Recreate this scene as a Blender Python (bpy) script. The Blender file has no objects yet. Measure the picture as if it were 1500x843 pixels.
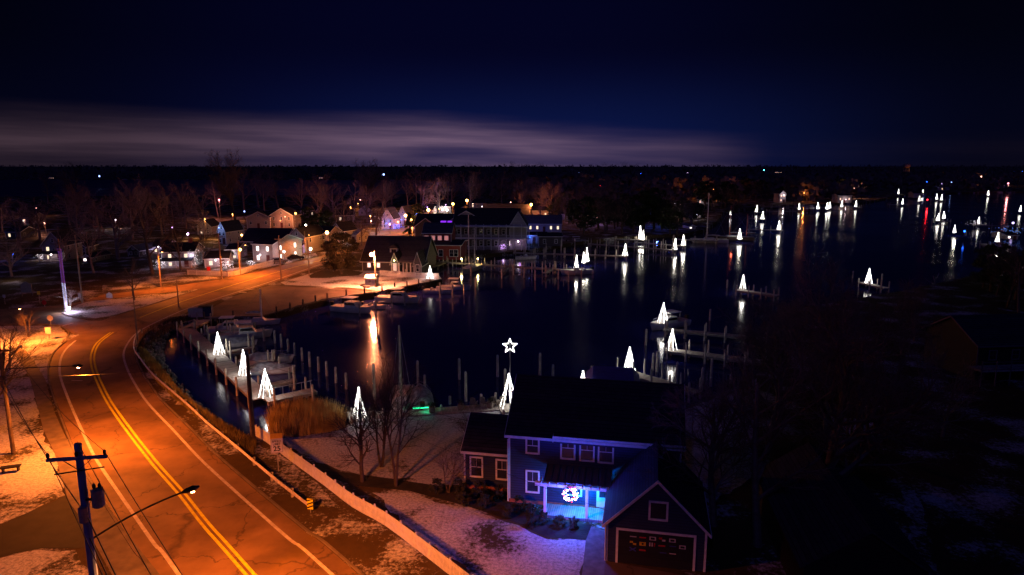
import bpy, bmesh, math, random
from mathutils import Vector, Matrix
from mathutils.geometry import tessellate_polygon
rad = math.radians
R = random.Random(7)
COL = bpy.context.scene.collection
SC = bpy.context.scene

# ------------------------------------------------------------------ survey: photo pixel -> place on a level plane
CAMH, PITCH, F = 26.0, rad(10.3), 1000.0
CP, SP = math.cos(PITCH), math.sin(PITCH)
def ray(px, py):
    v = (py - 421.5) / F
    return (px - 750) / F, CP - v * SP, -SP - v * CP
def G(px, py, z=0.0):
    dx, dy, dz = ray(px, py)
    t = (z - CAMH) / dz
    return Vector((dx * t, dy * t, z))
def ztop(p, py):
    dx, dy, dz = ray(750, py)
    return CAMH + p.y * dz / dy
def depth(p): return p.y * CP + (CAMH - p.z) * SP
WATER = -1.1

# ------------------------------------------------------------------ materials
def srgb(r, g, b):
    f = lambda c: (c / 255 / 12.92) if c <= 10 else ((c / 255 + 0.055) / 1.055) ** 2.4
    return (f(r), f(g), f(b))
MATS = {}
def newmat(name):
    m = bpy.data.materials.new(name); m.use_nodes = True
    nt = m.node_tree; nt.nodes.clear()
    return m, nt, nt.nodes, nt.links
def mat(name, c1, c2=None, scale=3.0, rough=0.8, metal=0.0, bump=0.0, bscale=None, stretch=(1, 1, 1), spec=0.3, detail=5):
    """principled with a noise mix of two colours and a little bump"""
    if name in MATS: return MATS[name]
    m, nt, N, L = newmat(name)
    out = N.new('ShaderNodeOutputMaterial'); b = N.new('ShaderNodeBsdfPrincipled')
    L.new(b.outputs[0], out.inputs[0])
    b.inputs['Roughness'].default_value = rough; b.inputs['Metallic'].default_value = metal
    b.inputs['Specular IOR Level'].default_value = spec
    tc = N.new('ShaderNodeTexCoord'); mp = N.new('ShaderNodeMapping'); mp.inputs['Scale'].default_value = stretch
    L.new(tc.outputs['Object'], mp.inputs[0])
    n = N.new('ShaderNodeTexNoise'); n.inputs['Scale'].default_value = scale; n.inputs['Detail'].default_value = detail
    L.new(mp.outputs[0], n.inputs['Vector'])
    r = N.new('ShaderNodeValToRGB'); r.color_ramp.elements[0].position = .35; r.color_ramp.elements[1].position = .65
    c2 = c2 or tuple(x * .8 for x in c1)
    r.color_ramp.elements[0].color = (*c2, 1); r.color_ramp.elements[1].color = (*c1, 1)
    L.new(n.outputs[0], r.inputs[0]); L.new(r.outputs[0], b.inputs['Base Color'])
    if bump:
        n2 = N.new('ShaderNodeTexNoise'); n2.inputs['Scale'].default_value = bscale or scale * 4; n2.inputs['Detail'].default_value = 6
        L.new(mp.outputs[0], n2.inputs['Vector'])
        bp = N.new('ShaderNodeBump'); bp.inputs['Strength'].default_value = 1; bp.inputs['Distance'].default_value = bump
        L.new(n2.outputs[0], bp.inputs['Height']); L.new(bp.outputs[0], b.inputs['Normal'])
    MATS[name] = m
    return m
def emat(name, col, s, sampled=False):
    if name in MATS: return MATS[name]
    m, nt, N, L = newmat(name)
    out = N.new('ShaderNodeOutputMaterial'); e = N.new('ShaderNodeEmission')
    e.inputs[0].default_value = (*col, 1); e.inputs[1].default_value = s
    L.new(e.outputs[0], out.inputs[0])
    if not sampled: m.cycles.emission_sampling = 'NONE'
    MATS[name] = m
    return m
def lines_mat(name, c1, c2, axis, period, duty=.1, rough=.7, spec=.3, base_noise=2.0):
    """courses (clapboards, shingles, planks): dark joints every period along a local axis, with noise"""
    if name in MATS: return MATS[name]
    m, nt, N, L = newmat(name)
    out = N.new('ShaderNodeOutputMaterial'); b = N.new('ShaderNodeBsdfPrincipled'); L.new(b.outputs[0], out.inputs[0])
    b.inputs['Roughness'].default_value = rough; b.inputs['Specular IOR Level'].default_value = spec
    tc = N.new('ShaderNodeTexCoord'); sx = N.new('ShaderNodeSeparateXYZ'); L.new(tc.outputs['Object'], sx.inputs[0])
    d = N.new('ShaderNodeMath'); d.operation = 'DIVIDE'; d.inputs[1].default_value = period; L.new(sx.outputs[axis], d.inputs[0])
    fr = N.new('ShaderNodeMath'); fr.operation = 'FRACT'; L.new(d.outputs[0], fr.inputs[0])
    lt = N.new('ShaderNodeMath'); lt.operation = 'LESS_THAN'; lt.inputs[1].default_value = duty; L.new(fr.outputs[0], lt.inputs[0])
    fl = N.new('ShaderNodeMath'); fl.operation = 'FLOOR'; L.new(d.outputs[0], fl.inputs[0])
    wn = N.new('ShaderNodeTexWhiteNoise'); wn.noise_dimensions = '1D'; L.new(fl.outputs[0], wn.inputs['W'])
    n = N.new('ShaderNodeTexNoise'); n.inputs['Scale'].default_value = base_noise; n.inputs['Detail'].default_value = 6; L.new(tc.outputs['Object'], n.inputs['Vector'])
    ad = N.new('ShaderNodeMath'); ad.operation = 'MULTIPLY_ADD'; ad.inputs[1].default_value = .35; L.new(wn.outputs['Value'], ad.inputs[0]); L.new(n.outputs[0], ad.inputs[2])
    r = N.new('ShaderNodeValToRGB'); r.color_ramp.elements[0].position = .35; r.color_ramp.elements[1].position = .9
    r.color_ramp.elements[0].color = (*c2, 1); r.color_ramp.elements[1].color = (*c1, 1); L.new(ad.outputs[0], r.inputs[0])
    mx = N.new('ShaderNodeMix'); mx.data_type = 'RGBA'; L.new(lt.outputs[0], mx.inputs[0]); L.new(r.outputs[0], mx.inputs[6])
    mx.inputs[7].default_value = (*[x * .35 for x in c2], 1)
    L.new(mx.outputs[2], b.inputs['Base Color'])
    bp = N.new('ShaderNodeBump'); bp.inputs['Distance'].default_value = .015; L.new(fr.outputs[0], bp.inputs['Height']); L.new(bp.outputs[0], b.inputs['Normal'])
    MATS[name] = m
    return m
def snow_mat(name, cover, grass=(.035, .032, .012), snow=(.62, .62, .66), scale=.55, grass2=(.07, .05, .02)):
    """thin snow over winter grass; cover 0..1 = how much of it lies white"""
    if name in MATS: return MATS[name]
    m, nt, N, L = newmat(name)
    out = N.new('ShaderNodeOutputMaterial'); b = N.new('ShaderNodeBsdfPrincipled'); L.new(b.outputs[0], out.inputs[0])
    b.inputs['Roughness'].default_value = .9; b.inputs['Specular IOR Level'].default_value = .15
    tc = N.new('ShaderNodeTexCoord')
    big = N.new('ShaderNodeTexNoise'); big.inputs['Scale'].default_value = scale * .35; big.inputs['Detail'].default_value = 3; L.new(tc.outputs['Object'], big.inputs['Vector'])
    fine = N.new('ShaderNodeTexNoise'); fine.inputs['Scale'].default_value = scale * 5; fine.inputs['Detail'].default_value = 8; fine.inputs['Roughness'].default_value = .72; L.new(tc.outputs['Object'], fine.inputs['Vector'])
    ma = N.new('ShaderNodeMath'); ma.operation = 'MULTIPLY_ADD'; ma.inputs[1].default_value = 1.3; L.new(big.outputs[0], ma.inputs[0]); L.new(fine.outputs[0], ma.inputs[2])
    t = 1.52 - cover * .74
    r = N.new('ShaderNodeMapRange'); r.inputs[1].default_value = t - .13; r.inputs[2].default_value = t + .07; L.new(ma.outputs[0], r.inputs[0])
    g = N.new('ShaderNodeTexNoise'); g.inputs['Scale'].default_value = 1.3; g.inputs['Detail'].default_value = 6; L.new(tc.outputs['Object'], g.inputs['Vector'])
    gm = N.new('ShaderNodeMix'); gm.data_type = 'RGBA'; L.new(g.outputs[0], gm.inputs[0]); gm.inputs[6].default_value = (*grass, 1); gm.inputs[7].default_value = (*grass2, 1)
    mx = N.new('ShaderNodeMix'); mx.data_type = 'RGBA'; L.new(r.outputs[0], mx.inputs[0]); L.new(gm.outputs[2], mx.inputs[6])
    gr = N.new('ShaderNodeTexNoise'); gr.inputs['Scale'].default_value = 4.5; gr.inputs['Detail'].default_value = 7; gr.inputs['Roughness'].default_value = .8; L.new(tc.outputs['Object'], gr.inputs['Vector'])
    gq = N.new('ShaderNodeValToRGB'); gq.color_ramp.elements[0].position = .38; gq.color_ramp.elements[1].position = .6
    gq.color_ramp.elements[0].color = (*[x * .38 for x in snow], 1); gq.color_ramp.elements[1].color = (*snow, 1)
    L.new(gr.outputs[0], gq.inputs[0]); L.new(gq.outputs[0], mx.inputs[7])
    L.new(mx.outputs[2], b.inputs['Base Color'])
    bp = N.new('ShaderNodeBump'); bp.inputs['Distance'].default_value = .07; bp.inputs['Strength'].default_value = .9
    L.new(fine.outputs[0], bp.inputs['Height']); L.new(bp.outputs[0], b.inputs['Normal'])
    MATS[name] = m
    return m
def water_mat():
    m, nt, N, L = newmat('water')
    out = N.new('ShaderNodeOutputMaterial'); b = N.new('ShaderNodeBsdfPrincipled'); L.new(b.outputs[0], out.inputs[0])
    b.inputs['Base Color'].default_value = (.007, .009, .10, 1)
    b.inputs['IOR'].default_value = 1.34
    tc = N.new('ShaderNodeTexCoord')
    # the open bay beyond the village is wind-roughened, the harbour lies calm
    sp = N.new('ShaderNodeSeparateXYZ'); L.new(tc.outputs['Object'], sp.inputs[0])
    xr = N.new('ShaderNodeMapRange'); xr.inputs[1].default_value = 0; xr.inputs[2].default_value = 120; xr.inputs[3].default_value = 1; xr.inputs[4].default_value = 0; L.new(sp.outputs[0], xr.inputs[0])
    yr = N.new('ShaderNodeMapRange'); yr.inputs[1].default_value = 420; yr.inputs[2].default_value = 520; yr.inputs[3].default_value = 0; yr.inputs[4].default_value = 1; L.new(sp.outputs[1], yr.inputs[0])
    by = N.new('ShaderNodeMath'); by.operation = 'MULTIPLY'; L.new(xr.outputs[0], by.inputs[0]); L.new(yr.outputs[0], by.inputs[1])
    rg = N.new('ShaderNodeMath'); rg.operation = 'MULTIPLY_ADD'; rg.inputs[1].default_value = .3; rr2 = N.new('ShaderNodeMapRange'); pz2 = N.new('ShaderNodeTexNoise'); pz2.inputs['Scale'].default_value = .03; L.new(tc.outputs['Object'], pz2.inputs['Vector']); rr2.inputs[1].default_value = .4; rr2.inputs[2].default_value = .62; rr2.inputs[3].default_value = .085; rr2.inputs[4].default_value = .16; L.new(pz2.outputs[0], rr2.inputs[0]); L.new(rr2.outputs[0], rg.inputs[2]); L.new(by.outputs[0], rg.inputs[0]); L.new(rg.outputs[0], b.inputs['Roughness'])
    n = N.new('ShaderNodeTexNoise'); n.inputs['Scale'].default_value = 2.2; n.inputs['Detail'].default_value = 4; n.inputs['Roughness'].default_value = .55
    L.new(tc.outputs['Object'], n.inputs['Vector'])
    # patches of breeze: calmer and more ruffled water
    pz = N.new('ShaderNodeTexNoise'); pz.inputs['Scale'].default_value = .035; pz.inputs['Detail'].default_value = 3; L.new(tc.outputs['Object'], pz.inputs['Vector'])
    rr = N.new('ShaderNodeMapRange'); rr.inputs[1].default_value = .42; rr.inputs[2].default_value = .66; rr.inputs[3].default_value = .0025; rr.inputs[4].default_value = .014
    L.new(pz.outputs[0], rr.inputs[0])
    bp = N.new('ShaderNodeBump'); bp.inputs['Strength'].default_value = 1; L.new(rr.outputs[0], bp.inputs['Distance'])
    L.new(n.outputs[0], bp.inputs['Height']); L.new(bp.outputs[0], b.inputs['Normal'])
    return m
def glass_mat():
    return mat('window_glass_dark', (.02, .022, .03), (.012, .012, .018), 1.5, rough=.12, spec=.6)

def asphalt(name, c1, c2):
    m = mat(name, c1, c2, .3, rough=.75, bump=.006, bscale=25, detail=10)
    nt = m.node_tree; N = nt.nodes; L = nt.links
    b = [n for n in N if n.type == 'BSDF_PRINCIPLED'][0]; src = b.inputs['Base Color'].links[0].from_socket
    tc = [n for n in N if n.type == 'TEX_COORD'][0]
    nz = N.new('ShaderNodeTexNoise'); nz.inputs['Scale'].default_value = .9; nz.inputs['Detail'].default_value = 5; L.new(tc.outputs['Object'], nz.inputs['Vector'])
    ad = N.new('ShaderNodeVectorMath'); ad.operation = 'MULTIPLY_ADD'; L.new(nz.outputs['Color'], ad.inputs[0]); ad.inputs[1].default_value = (2.2, 2.2, 0); L.new(tc.outputs['Object'], ad.inputs[2])
    vo = N.new('ShaderNodeTexVoronoi'); vo.feature = 'DISTANCE_TO_EDGE'; vo.inputs['Scale'].default_value = .14; L.new(ad.outputs[0], vo.inputs['Vector'])
    r = N.new('ShaderNodeMapRange'); r.inputs[1].default_value = .0; r.inputs[2].default_value = .012; r.inputs[3].default_value = .45; r.inputs[4].default_value = 1; L.new(vo.outputs[0], r.inputs[0])
    st = N.new('ShaderNodeTexNoise'); st.inputs['Scale'].default_value = .11; st.inputs['Detail'].default_value = 8; st.inputs['Roughness'].default_value = .65; L.new(tc.outputs['Object'], st.inputs['Vector'])
    r2 = N.new('ShaderNodeMapRange'); r2.inputs[1].default_value = .38; r2.inputs[2].default_value = .62; r2.inputs[3].default_value = .62; r2.inputs[4].default_value = 1.12; L.new(st.outputs[0], r2.inputs[0])
    mu = N.new('ShaderNodeMath'); mu.operation = 'MULTIPLY'; L.new(r.outputs[0], mu.inputs[0]); L.new(r2.outputs[0], mu.inputs[1])
    vm = N.new('ShaderNodeVectorMath'); vm.operation = 'SCALE'; L.new(src, vm.inputs[0]); L.new(mu.outputs[0], vm.inputs['Scale']); L.new(vm.outputs[0], b.inputs['Base Color'])
    return m
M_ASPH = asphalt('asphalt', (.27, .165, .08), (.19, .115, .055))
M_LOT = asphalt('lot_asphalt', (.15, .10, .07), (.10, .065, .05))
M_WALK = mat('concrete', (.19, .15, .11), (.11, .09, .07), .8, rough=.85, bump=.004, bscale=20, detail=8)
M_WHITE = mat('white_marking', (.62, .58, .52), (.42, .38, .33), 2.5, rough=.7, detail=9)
M_YELLOW = mat('yellow_marking', (.85, .8, .02), (.65, .55, .02), 2.5, rough=.7, detail=9)
M_WOOD = mat('weathered_wood', (.23, .2, .17), (.12, .1, .085), 3, rough=.85, bump=.01, stretch=(1, 1, 5))
M_DECK = lines_mat('deck_planks', (.42, .38, .34), (.22, .2, .18), 0, .16, .13, rough=.85)
M_PILE = mat('piling_wood', (.52, .47, .38), (.22, .2, .16), 3, rough=.85, stretch=(2, 2, .6), bump=.01)
M_DARKPILE = mat('dark_piling_wood', (.12, .09, .07), (.05, .04, .03), 3, rough=.9, stretch=(2, 2, .6))
M_BARK = mat('bark', (.13, .10, .08), (.06, .045, .035), 5, rough=.95, bump=.02, stretch=(2, 2, .5))
M_TWIG = mat('twigs', (.12, .085, .07), (.07, .05, .04), 2, rough=.95)
M_LEAF = mat('dark_leaves', (.05, .07, .022), (.025, .038, .012), .8, rough=.8)
M_LEAF2 = mat('brown_green_leaves', (.09, .07, .03), (.045, .04, .015), .8, rough=.8)
M_WPAINT = mat('white_paint', (.74, .74, .74), (.6, .6, .6), 3, rough=.6)
M_METAL = mat('galvanised_steel', (.42, .42, .43), (.28, .28, .29), 4, rough=.5, metal=.5)
M_DMETAL = mat('dark_steel', (.03, .03, .035), (.015, .015, .02), 4, rough=.5, metal=.4)
M_BLACK = mat('black_rubber', (.012, .012, .013), None, 4, rough=.7)
M_HULL = mat('white_gelcoat', (.62, .62, .62), (.45, .45, .46), 1.2, rough=.3, spec=.5)
M_GLASS = glass_mat()
M_CANVAS = mat('grey_tarp', (.33, .33, .36), (.15, .15, .18), 1.6, rough=.9, bump=.06, bscale=3)
M_BCANVAS = mat('blue_canvas', (.03, .06, .42), (.02, .04, .3), 1.6, rough=.8)
M_ROCK = mat('rocks', (.24, .21, .19), (.09, .08, .07), 1.5, rough=.9, bump=.05)
M_REED = mat('dry_reeds', (.6, .45, .14), (.3, .2, .07), .8, rough=.9)
M_GRASSB = mat('marsh_grass', (.26, .2, .05), (.12, .1, .03), .6, rough=.9)
M_SHRUB = mat('shrub_leaves', (.045, .05, .025), (.025, .025, .015), 1.5, rough=.85)
M_WIRE = mat('wire_black', (.01, .01, .01), None, 1, rough=.6)
E_BULB = emat('bulb_white', (1.0, .93, .86), 10)
E_BULBF = emat('bulb_white_far', (1.0, .94, .84), 9)
E_COOL = emat('bulb_cool', (.55, .6, 1.0), 9)
E_SOD = emat('sodium_lens', (1, .42, .16), 60)
E_SODF = emat('sodium_globe_far', (1, .4, .1), 8)
E_WARM = emat('lit_window_warm', (1, .75, .5), 1.6)
E_WARMH = emat('lit_window_bright', (1, .82, .75), 5)
E_PURP = emat('purple_panel', (.28, .03, 1.0), 1.1)
E_BLUE = emat('blue_bulbs', (.02, .12, 1.0), 9)
E_RED = emat('red_bulb', (1, .02, .03), 10)
E_PINK = emat('pink_bulb', (1, .25, .35), 9)
E_GREEN = emat('green_bulb', (.02, 1, .35), 4)
E_LBLUE = emat('pale_blue_bulbs', (.3, .45, 1.0), 5)

# ------------------------------------------------------------------ mesh builder
class MB:
    def __init__(s): s.v = []; s.f = []
    def add(s, vs, fs):
        o = len(s.v); s.v += [tuple(v) for v in vs]; s.f += [tuple(i + o for i in f) for f in fs]; return s
    def box(s, c, size, rz=0.0, tilt=None):
        x, y, z = (d / 2 for d in size)
        vs = [Vector((a * x, b * y, c_ * z)) for c_ in (-1, 1) for b in (-1, 1) for a in (-1, 1)]
        if tilt: vs = [tilt @ v for v in vs]
        if rz:
            m = Matrix.Rotation(rz, 3, 'Z'); vs = [m @ v for v in vs]
        c = Vector(c)
        return s.add([v + c for v in vs], [(0, 2, 3, 1), (4, 5, 7, 6), (0, 1, 5, 4), (2, 6, 7, 3), (0, 4, 6, 2), (1, 3, 7, 5)])
    def bb(s, x0, x1, y0, y1, z0, z1):
        return s.box(((x0 + x1) / 2, (y0 + y1) / 2, (z0 + z1) / 2), (x1 - x0, y1 - y0, z1 - z0))
    def tube(s, pts, rs, n=6, cap=True):
        pts = [Vector(p) for p in pts]
        if not hasattr(rs, '__len__'): rs = [rs] * len(pts)
        o = len(s.v); ref = None
        for i, p in enumerate(pts):
            d = (pts[min(i + 1, len(pts) - 1)] - pts[max(i - 1, 0)])
            if d.length < 1e-7: d = Vector((0, 0, 1))
            d.normalize()
            a = d.cross(Vector((0, 0, 1)) if abs(d.z) < .9 else Vector((1, 0, 0))).normalized(); b = d.cross(a)
            for k in range(n):
                t = 2 * math.pi * k / n
                s.v.append(tuple(p + (a * math.cos(t) + b * math.sin(t)) * rs[i]))
        for i in range(len(pts) - 1):
            for k in range(n):
                s.f.append((o + i * n + k, o + i * n + (k + 1) % n, o + (i + 1) * n + (k + 1) % n, o + (i + 1) * n + k))
        if cap:
            s.f.append(tuple(o + k for k in range(n))[::-1]); e = o + (len(pts) - 1) * n
            s.f.append(tuple(e + k for k in range(n)))
        return s
    def beam(s, a, b, w, h):
        a, b = Vector(a), Vector(b); d = (b - a); L = d.length; d.normalize()
        up = Vector((0, 0, 1)) if abs(d.z) < .98 else Vector((0, 1, 0))
        sx = d.cross(up).normalized(); uz = sx.cross(d)
        vs = []
        for p in (a, b):
            for i, j in ((-1, -1), (1, -1), (1, 1), (-1, 1)): vs.append(p + sx * i * w / 2 + uz * j * h / 2)
        return s.add(vs, [(0, 1, 2, 3), (7, 6, 5, 4), (0, 4, 5, 1), (1, 5, 6, 2), (2, 6, 7, 3), (3, 7, 4, 0)])
    def octa(s, c, r):
        c = Vector(c)
        vs = [c + Vector(v) * r for v in ((1, 0, 0), (-1, 0, 0), (0, 1, 0), (0, -1, 0), (0, 0, 1), (0, 0, -1))]
        return s.add(vs, [(0, 2, 4), (2, 1, 4), (1, 3, 4), (3, 0, 4), (2, 0, 5), (1, 2, 5), (3, 1, 5), (0, 3, 5)])
    def sphere(s, c, r, nu=10, nv=6, sc=(1, 1, 1)):
        c = Vector(c); vs = [c + Vector((0, 0, r * sc[2]))]
        for i in range(1, nv):
            ph = math.pi * i / nv
            for k in range(nu):
                t = 2 * math.pi * k / nu
                vs.append(c + Vector((math.sin(ph) * math.cos(t) * r * sc[0], math.sin(ph) * math.sin(t) * r * sc[1], math.cos(ph) * r * sc[2])))
        vs.append(c - Vector((0, 0, r * sc[2])))
        fs = [(0, 1 + k, 1 + (k + 1) % nu) for k in range(nu)]
        for i in range(nv - 2):
            for k in range(nu):
                a = 1 + i * nu + k; b = 1 + i * nu + (k + 1) % nu
                fs.append((a, a + nu, b + nu, b))
        e = len(vs) - 1; o = 1 + (nv - 2) * nu
        fs += [(e, o + (k + 1) % nu, o + k) for k in range(nu)]
        return s.add(vs, fs)
    def prism(s, poly, y0, y1):
        """poly of (x,z) extruded along y"""
        n = len(poly)
        vs = [(x, y0, z) for x, z in poly] + [(x, y1, z) for x, z in poly]
        return s.add(vs, [tuple(range(n)), tuple(range(2 * n - 1, n - 1, -1))] + [(i, i + n, (i + 1) % n + n, (i + 1) % n) for i in range(n)])
    def plate(s, poly, z0, z1):
        """poly of (x,y) extruded along z"""
        n = len(poly)
        vs = [(p[0], p[1], z0) for p in poly] + [(p[0], p[1], z1) for p in poly]
        return s.add(vs, [tuple(range(n))[::-1], tuple(range(n, 2 * n))] + [(i, (i + 1) % n, (i + 1) % n + n, i + n) for i in range(n)])
    def mesh(s, name, m=None, smooth=False):
        me = bpy.data.meshes.new(name); me.from_pydata(s.v, [], s.f); me.validate(); me.update()
        if m: me.materials.append(m)
        if smooth:
            for p in me.polygons: p.use_smooth = True
        return me

def tag(o, label=None, cat=None, group=None, kind=None):
    if label: o['label'] = label
    if cat: o['category'] = cat
    if group: o['group'] = group
    if kind: o['kind'] = kind
    return o
def thing(name, label, cat, loc=(0, 0, 0), rz=0.0, group=None):
    o = bpy.data.objects.new(name, None); COL.objects.link(o); o.empty_display_size = .3
    o.location = loc; o.rotation_euler = (0, 0, rz)
    return tag(o, label, cat, group)
def part(name, mb, m, parent, smooth=False, label=None, loc=None):
    o = bpy.data.objects.new(name, mb.mesh(name, m, smooth)); COL.objects.link(o); o.parent = parent
    if loc: o.location = loc
    if label: o['label'] = label
    return o
def single(name, mb, m, label, cat, loc=(0, 0, 0), rz=0.0, group=None, kind=None, smooth=False):
    o = bpy.data.objects.new(name, mb.mesh(name, m, smooth)); COL.objects.link(o)
    o.location = loc; o.rotation_euler = (0, 0, rz)
    return tag(o, label, cat, group, kind)
def struct(name, mb, m, kind='structure'):
    o = bpy.data.objects.new(name, mb.mesh(name, m)); COL.objects.link(o); o['kind'] = kind
    return o
KIDS = {}
def copy_tree(root, loc=None, rz=None, scale=None, label=None, group=None, lvl=0):
    c = root.copy(); COL.objects.link(c)
    if loc is not None: c.location = loc
    if rz is not None: c.rotation_euler = (0, 0, rz)
    if scale is not None: c.scale = scale
    if label: c['label'] = label
    if group: c['group'] = group
    for ch in list(root.children):
        d = copy_tree(ch); d.parent = c
    return c
def lamp(loc, col, power, radius=.15, name='lamp_light', parent=None, spot=0):
    l = bpy.data.lights.new(name, 'SPOT' if spot else 'POINT'); l.color = col; l.energy = power; l.shadow_soft_size = radius
    if spot: l.spot_size = rad(spot); l.spot_blend = .35
    o = bpy.data.objects.new(name, l); COL.objects.link(o); o.location = loc
    if parent: o.parent = parent
    return o
def jit(a): return R.uniform(-a, a)
ORD = ['first', 'second', 'third', 'fourth', 'fifth', 'sixth', 'seventh', 'eighth', 'ninth', 'tenth', 'eleventh', 'twelfth', 'thirteenth', 'fourteenth', 'fifteenth', 'sixteenth', 'seventeenth', 'eighteenth', 'nineteenth', 'twentieth']

# ------------------------------------------------------------------ ground, water, roads
def W(x, y, z=0): return Vector((x, y, z))
def sheet(name, pts, z, m, skirt=None, kind='structure', thick=0):
    pts = [Vector((p.x, p.y, z)) for p in pts]
    tris = tessellate_polygon([pts])
    mb = MB(); n = len(pts)
    area = sum(pts[i].x * pts[(i + 1) % n].y - pts[(i + 1) % n].x * pts[i].y for i in range(n))
    fs = []
    for t in tris:
        a, b, c = (pts[i] for i in t)
        fs.append(t if (b - a).cross(c - a).z > 0 else t[::-1])
    mb.add(pts, fs)
    if skirt is not None:
        o = len(mb.v); mb.v += [(p.x, p.y, skirt) for p in pts]
        for i in range(n):
            j = (i + 1) % n
            q = (i, j, o + j, o + i)
            mb.f.append(q[::-1] if area > 0 else q)
    return struct(name, mb, m, kind)
def P(lst, z=0): return [G(x, y, z) for x, y in lst]
def smooth_line(pts, sub=4):
    out = []
    n = len(pts)
    for i in range(n - 1):
        p0, p1, p2, p3 = pts[max(i - 1, 0)], pts[i], pts[i + 1], pts[min(i + 2, n - 1)]
        for k in range(sub):
            t = k / sub
            out.append(.5 * ((2 * p1) + (p2 - p0) * t + (2 * p0 - 5 * p1 + 4 * p2 - p3) * t * t + (3 * p1 - p0 - 3 * p2 + p3) * t ** 3))
    out.append(pts[-1].copy())
    return out
def offset(pts, d):
    out = []
    for i, p in enumerate(pts):
        t = (pts[min(i + 1, len(pts) - 1)] - pts[max(i - 1, 0)]); t.z = 0; t.normalize()
        out.append(p + Vector((t.y, -t.x, 0)) * d)   # right of travel
    return out
def ribbon(name, pts, w, z, m, kind='structure', parent=None, thick=None):
    a, b = offset(pts, -w / 2), offset(pts, w / 2)
    mb = MB(); n = len(pts)
    mb.add([(p.x, p.y, z) for p in a] + [(p.x, p.y, z) for p in b], [(i, i + 1 + 0, n + i + 1, n + i)[::-1] for i in range(n - 1)])
    return struct(name, mb, m, kind)

M_LAND = snow_mat('winter_ground', .26, grass=(.04, .03, .012), grass2=(.09, .055, .02))
M_FARLAND = M_LAND
shore = [W(-3500, -80)] + P([(-900, 290), (0, 288), (350, 286), (560, 286), (690, 279), (722, 269), (600, 263.5), (300, 262.8), (0, 262.5), (-900, 262.5)]) \
    + [W(-6500, 1400), W(-6500, 6000), W(6500, 6000)] \
    + P([(2300, 279), (1450, 281), (1330, 284.5), (1262, 297), (1180, 300), (1100, 304), (1060, 310), (1050, 325), (1030, 337), (1000, 343), (900, 348), (830, 357), (770, 367), (700, 374), (655, 380),
         (615, 391), (592, 399), (642, 402), (648, 410), (560, 428), (480, 439), (385, 464), (298, 468), (268, 473), (250, 471), (234, 480), (222, 500), (222, 522), (240, 552), (268, 583), (304, 612), (345, 637), (378, 650),
         (402, 640), (440, 637), (500, 629), (522, 612), (640, 604), (745, 597), (850, 597), (1000, 600), (1035, 585), (1080, 566), (1112, 545), (1120, 520), (1124, 495), (1150, 470), (1172, 452), (1250, 438), (1330, 425), (1430, 403), (1500, 405), (2300, 420)]) \
    + [W(700, 60), W(700, -80)]
sheet('ground', shore, 0, M_LAND, skirt=-4)
wb = MB(); wb.add([(-7000, -100, WATER), (7000, -100, WATER), (7000, 6200, WATER), (-7000, 6200, WATER)], [(0, 1, 2, 3)])
struct('water', wb, water_mat())

Lp = [(262, 843), (227, 799), (192, 749), (152, 691), (136, 665), (119, 629), (100, 585), (88, 550), (89, 527), (97, 512), (111, 499.5)]
Cp = [(364, 840), (303, 771), (265, 723), (227, 680), (188, 630), (160, 590), (145, 560), (137, 538), (136, 520), (144, 503), (164, 487.5)]
Rp = [(484, 841), (425, 792), (375, 748), (336, 713), (293, 673), (253, 630), (217, 592), (197, 562), (186, 540), (181, 520), (187, 504), (201, 488), (226, 474), (260, 458.5), (292, 446.5), (344, 429.5), (394, 414), (469, 388)]
dr = Vector((.664, -.748, 0))
def extend(pts, dist=70):
    return [pts[0] + dr * dist, pts[0] + dr * dist * .5] + pts
LL, CL, RL = (smooth_line(extend(P(q))) for q in (Lp, Cp, Rp))
Lo = offset(LL, -1.1)
Ro = offset(RL, 1.3)
# near road: between the outer edges; joins the far road past the bend
road_pts = Lo + P([(118, 490), (140, 478), (170, 466), (205, 452)]) + [p for p in reversed(Ro) if True and p.y < G(300, 444).y]
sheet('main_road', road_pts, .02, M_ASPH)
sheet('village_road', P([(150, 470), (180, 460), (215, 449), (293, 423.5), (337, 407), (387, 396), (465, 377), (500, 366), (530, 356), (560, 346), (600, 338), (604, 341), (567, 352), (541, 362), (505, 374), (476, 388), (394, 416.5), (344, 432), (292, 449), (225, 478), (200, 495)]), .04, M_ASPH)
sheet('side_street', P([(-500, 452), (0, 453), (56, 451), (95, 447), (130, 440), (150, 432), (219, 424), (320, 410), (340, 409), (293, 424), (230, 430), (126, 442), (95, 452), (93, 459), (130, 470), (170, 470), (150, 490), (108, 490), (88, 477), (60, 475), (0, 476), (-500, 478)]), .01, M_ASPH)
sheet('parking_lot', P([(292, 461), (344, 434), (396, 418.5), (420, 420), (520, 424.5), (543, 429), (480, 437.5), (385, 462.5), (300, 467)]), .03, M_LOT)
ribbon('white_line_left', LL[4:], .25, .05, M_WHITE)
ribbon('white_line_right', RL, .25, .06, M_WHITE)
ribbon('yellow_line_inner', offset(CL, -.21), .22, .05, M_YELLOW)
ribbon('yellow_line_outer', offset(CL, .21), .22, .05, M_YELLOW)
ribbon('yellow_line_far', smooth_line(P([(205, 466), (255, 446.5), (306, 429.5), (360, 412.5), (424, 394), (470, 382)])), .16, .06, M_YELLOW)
ribbon('short_white_line', P([(86, 479.5), (107, 474)]), .3, .05, M_WHITE)  # stop line at the side street mouth
ribbon('short_white_line', P([(105, 558), (121, 558.6)]), .18, .05, M_WHITE)  # short white dash beside the left edge line
ribbon('lot_marking', P([(350, 428.5), (361, 429)]), .5, .05, M_WHITE)
ribbon('lot_marking', P([(363, 425), (368, 424.3)]), .25, .05, M_WHITE)
ribbon('lot_marking', P([(26, 461), (38, 460.6)]), .3, .05, M_WHITE)
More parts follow.
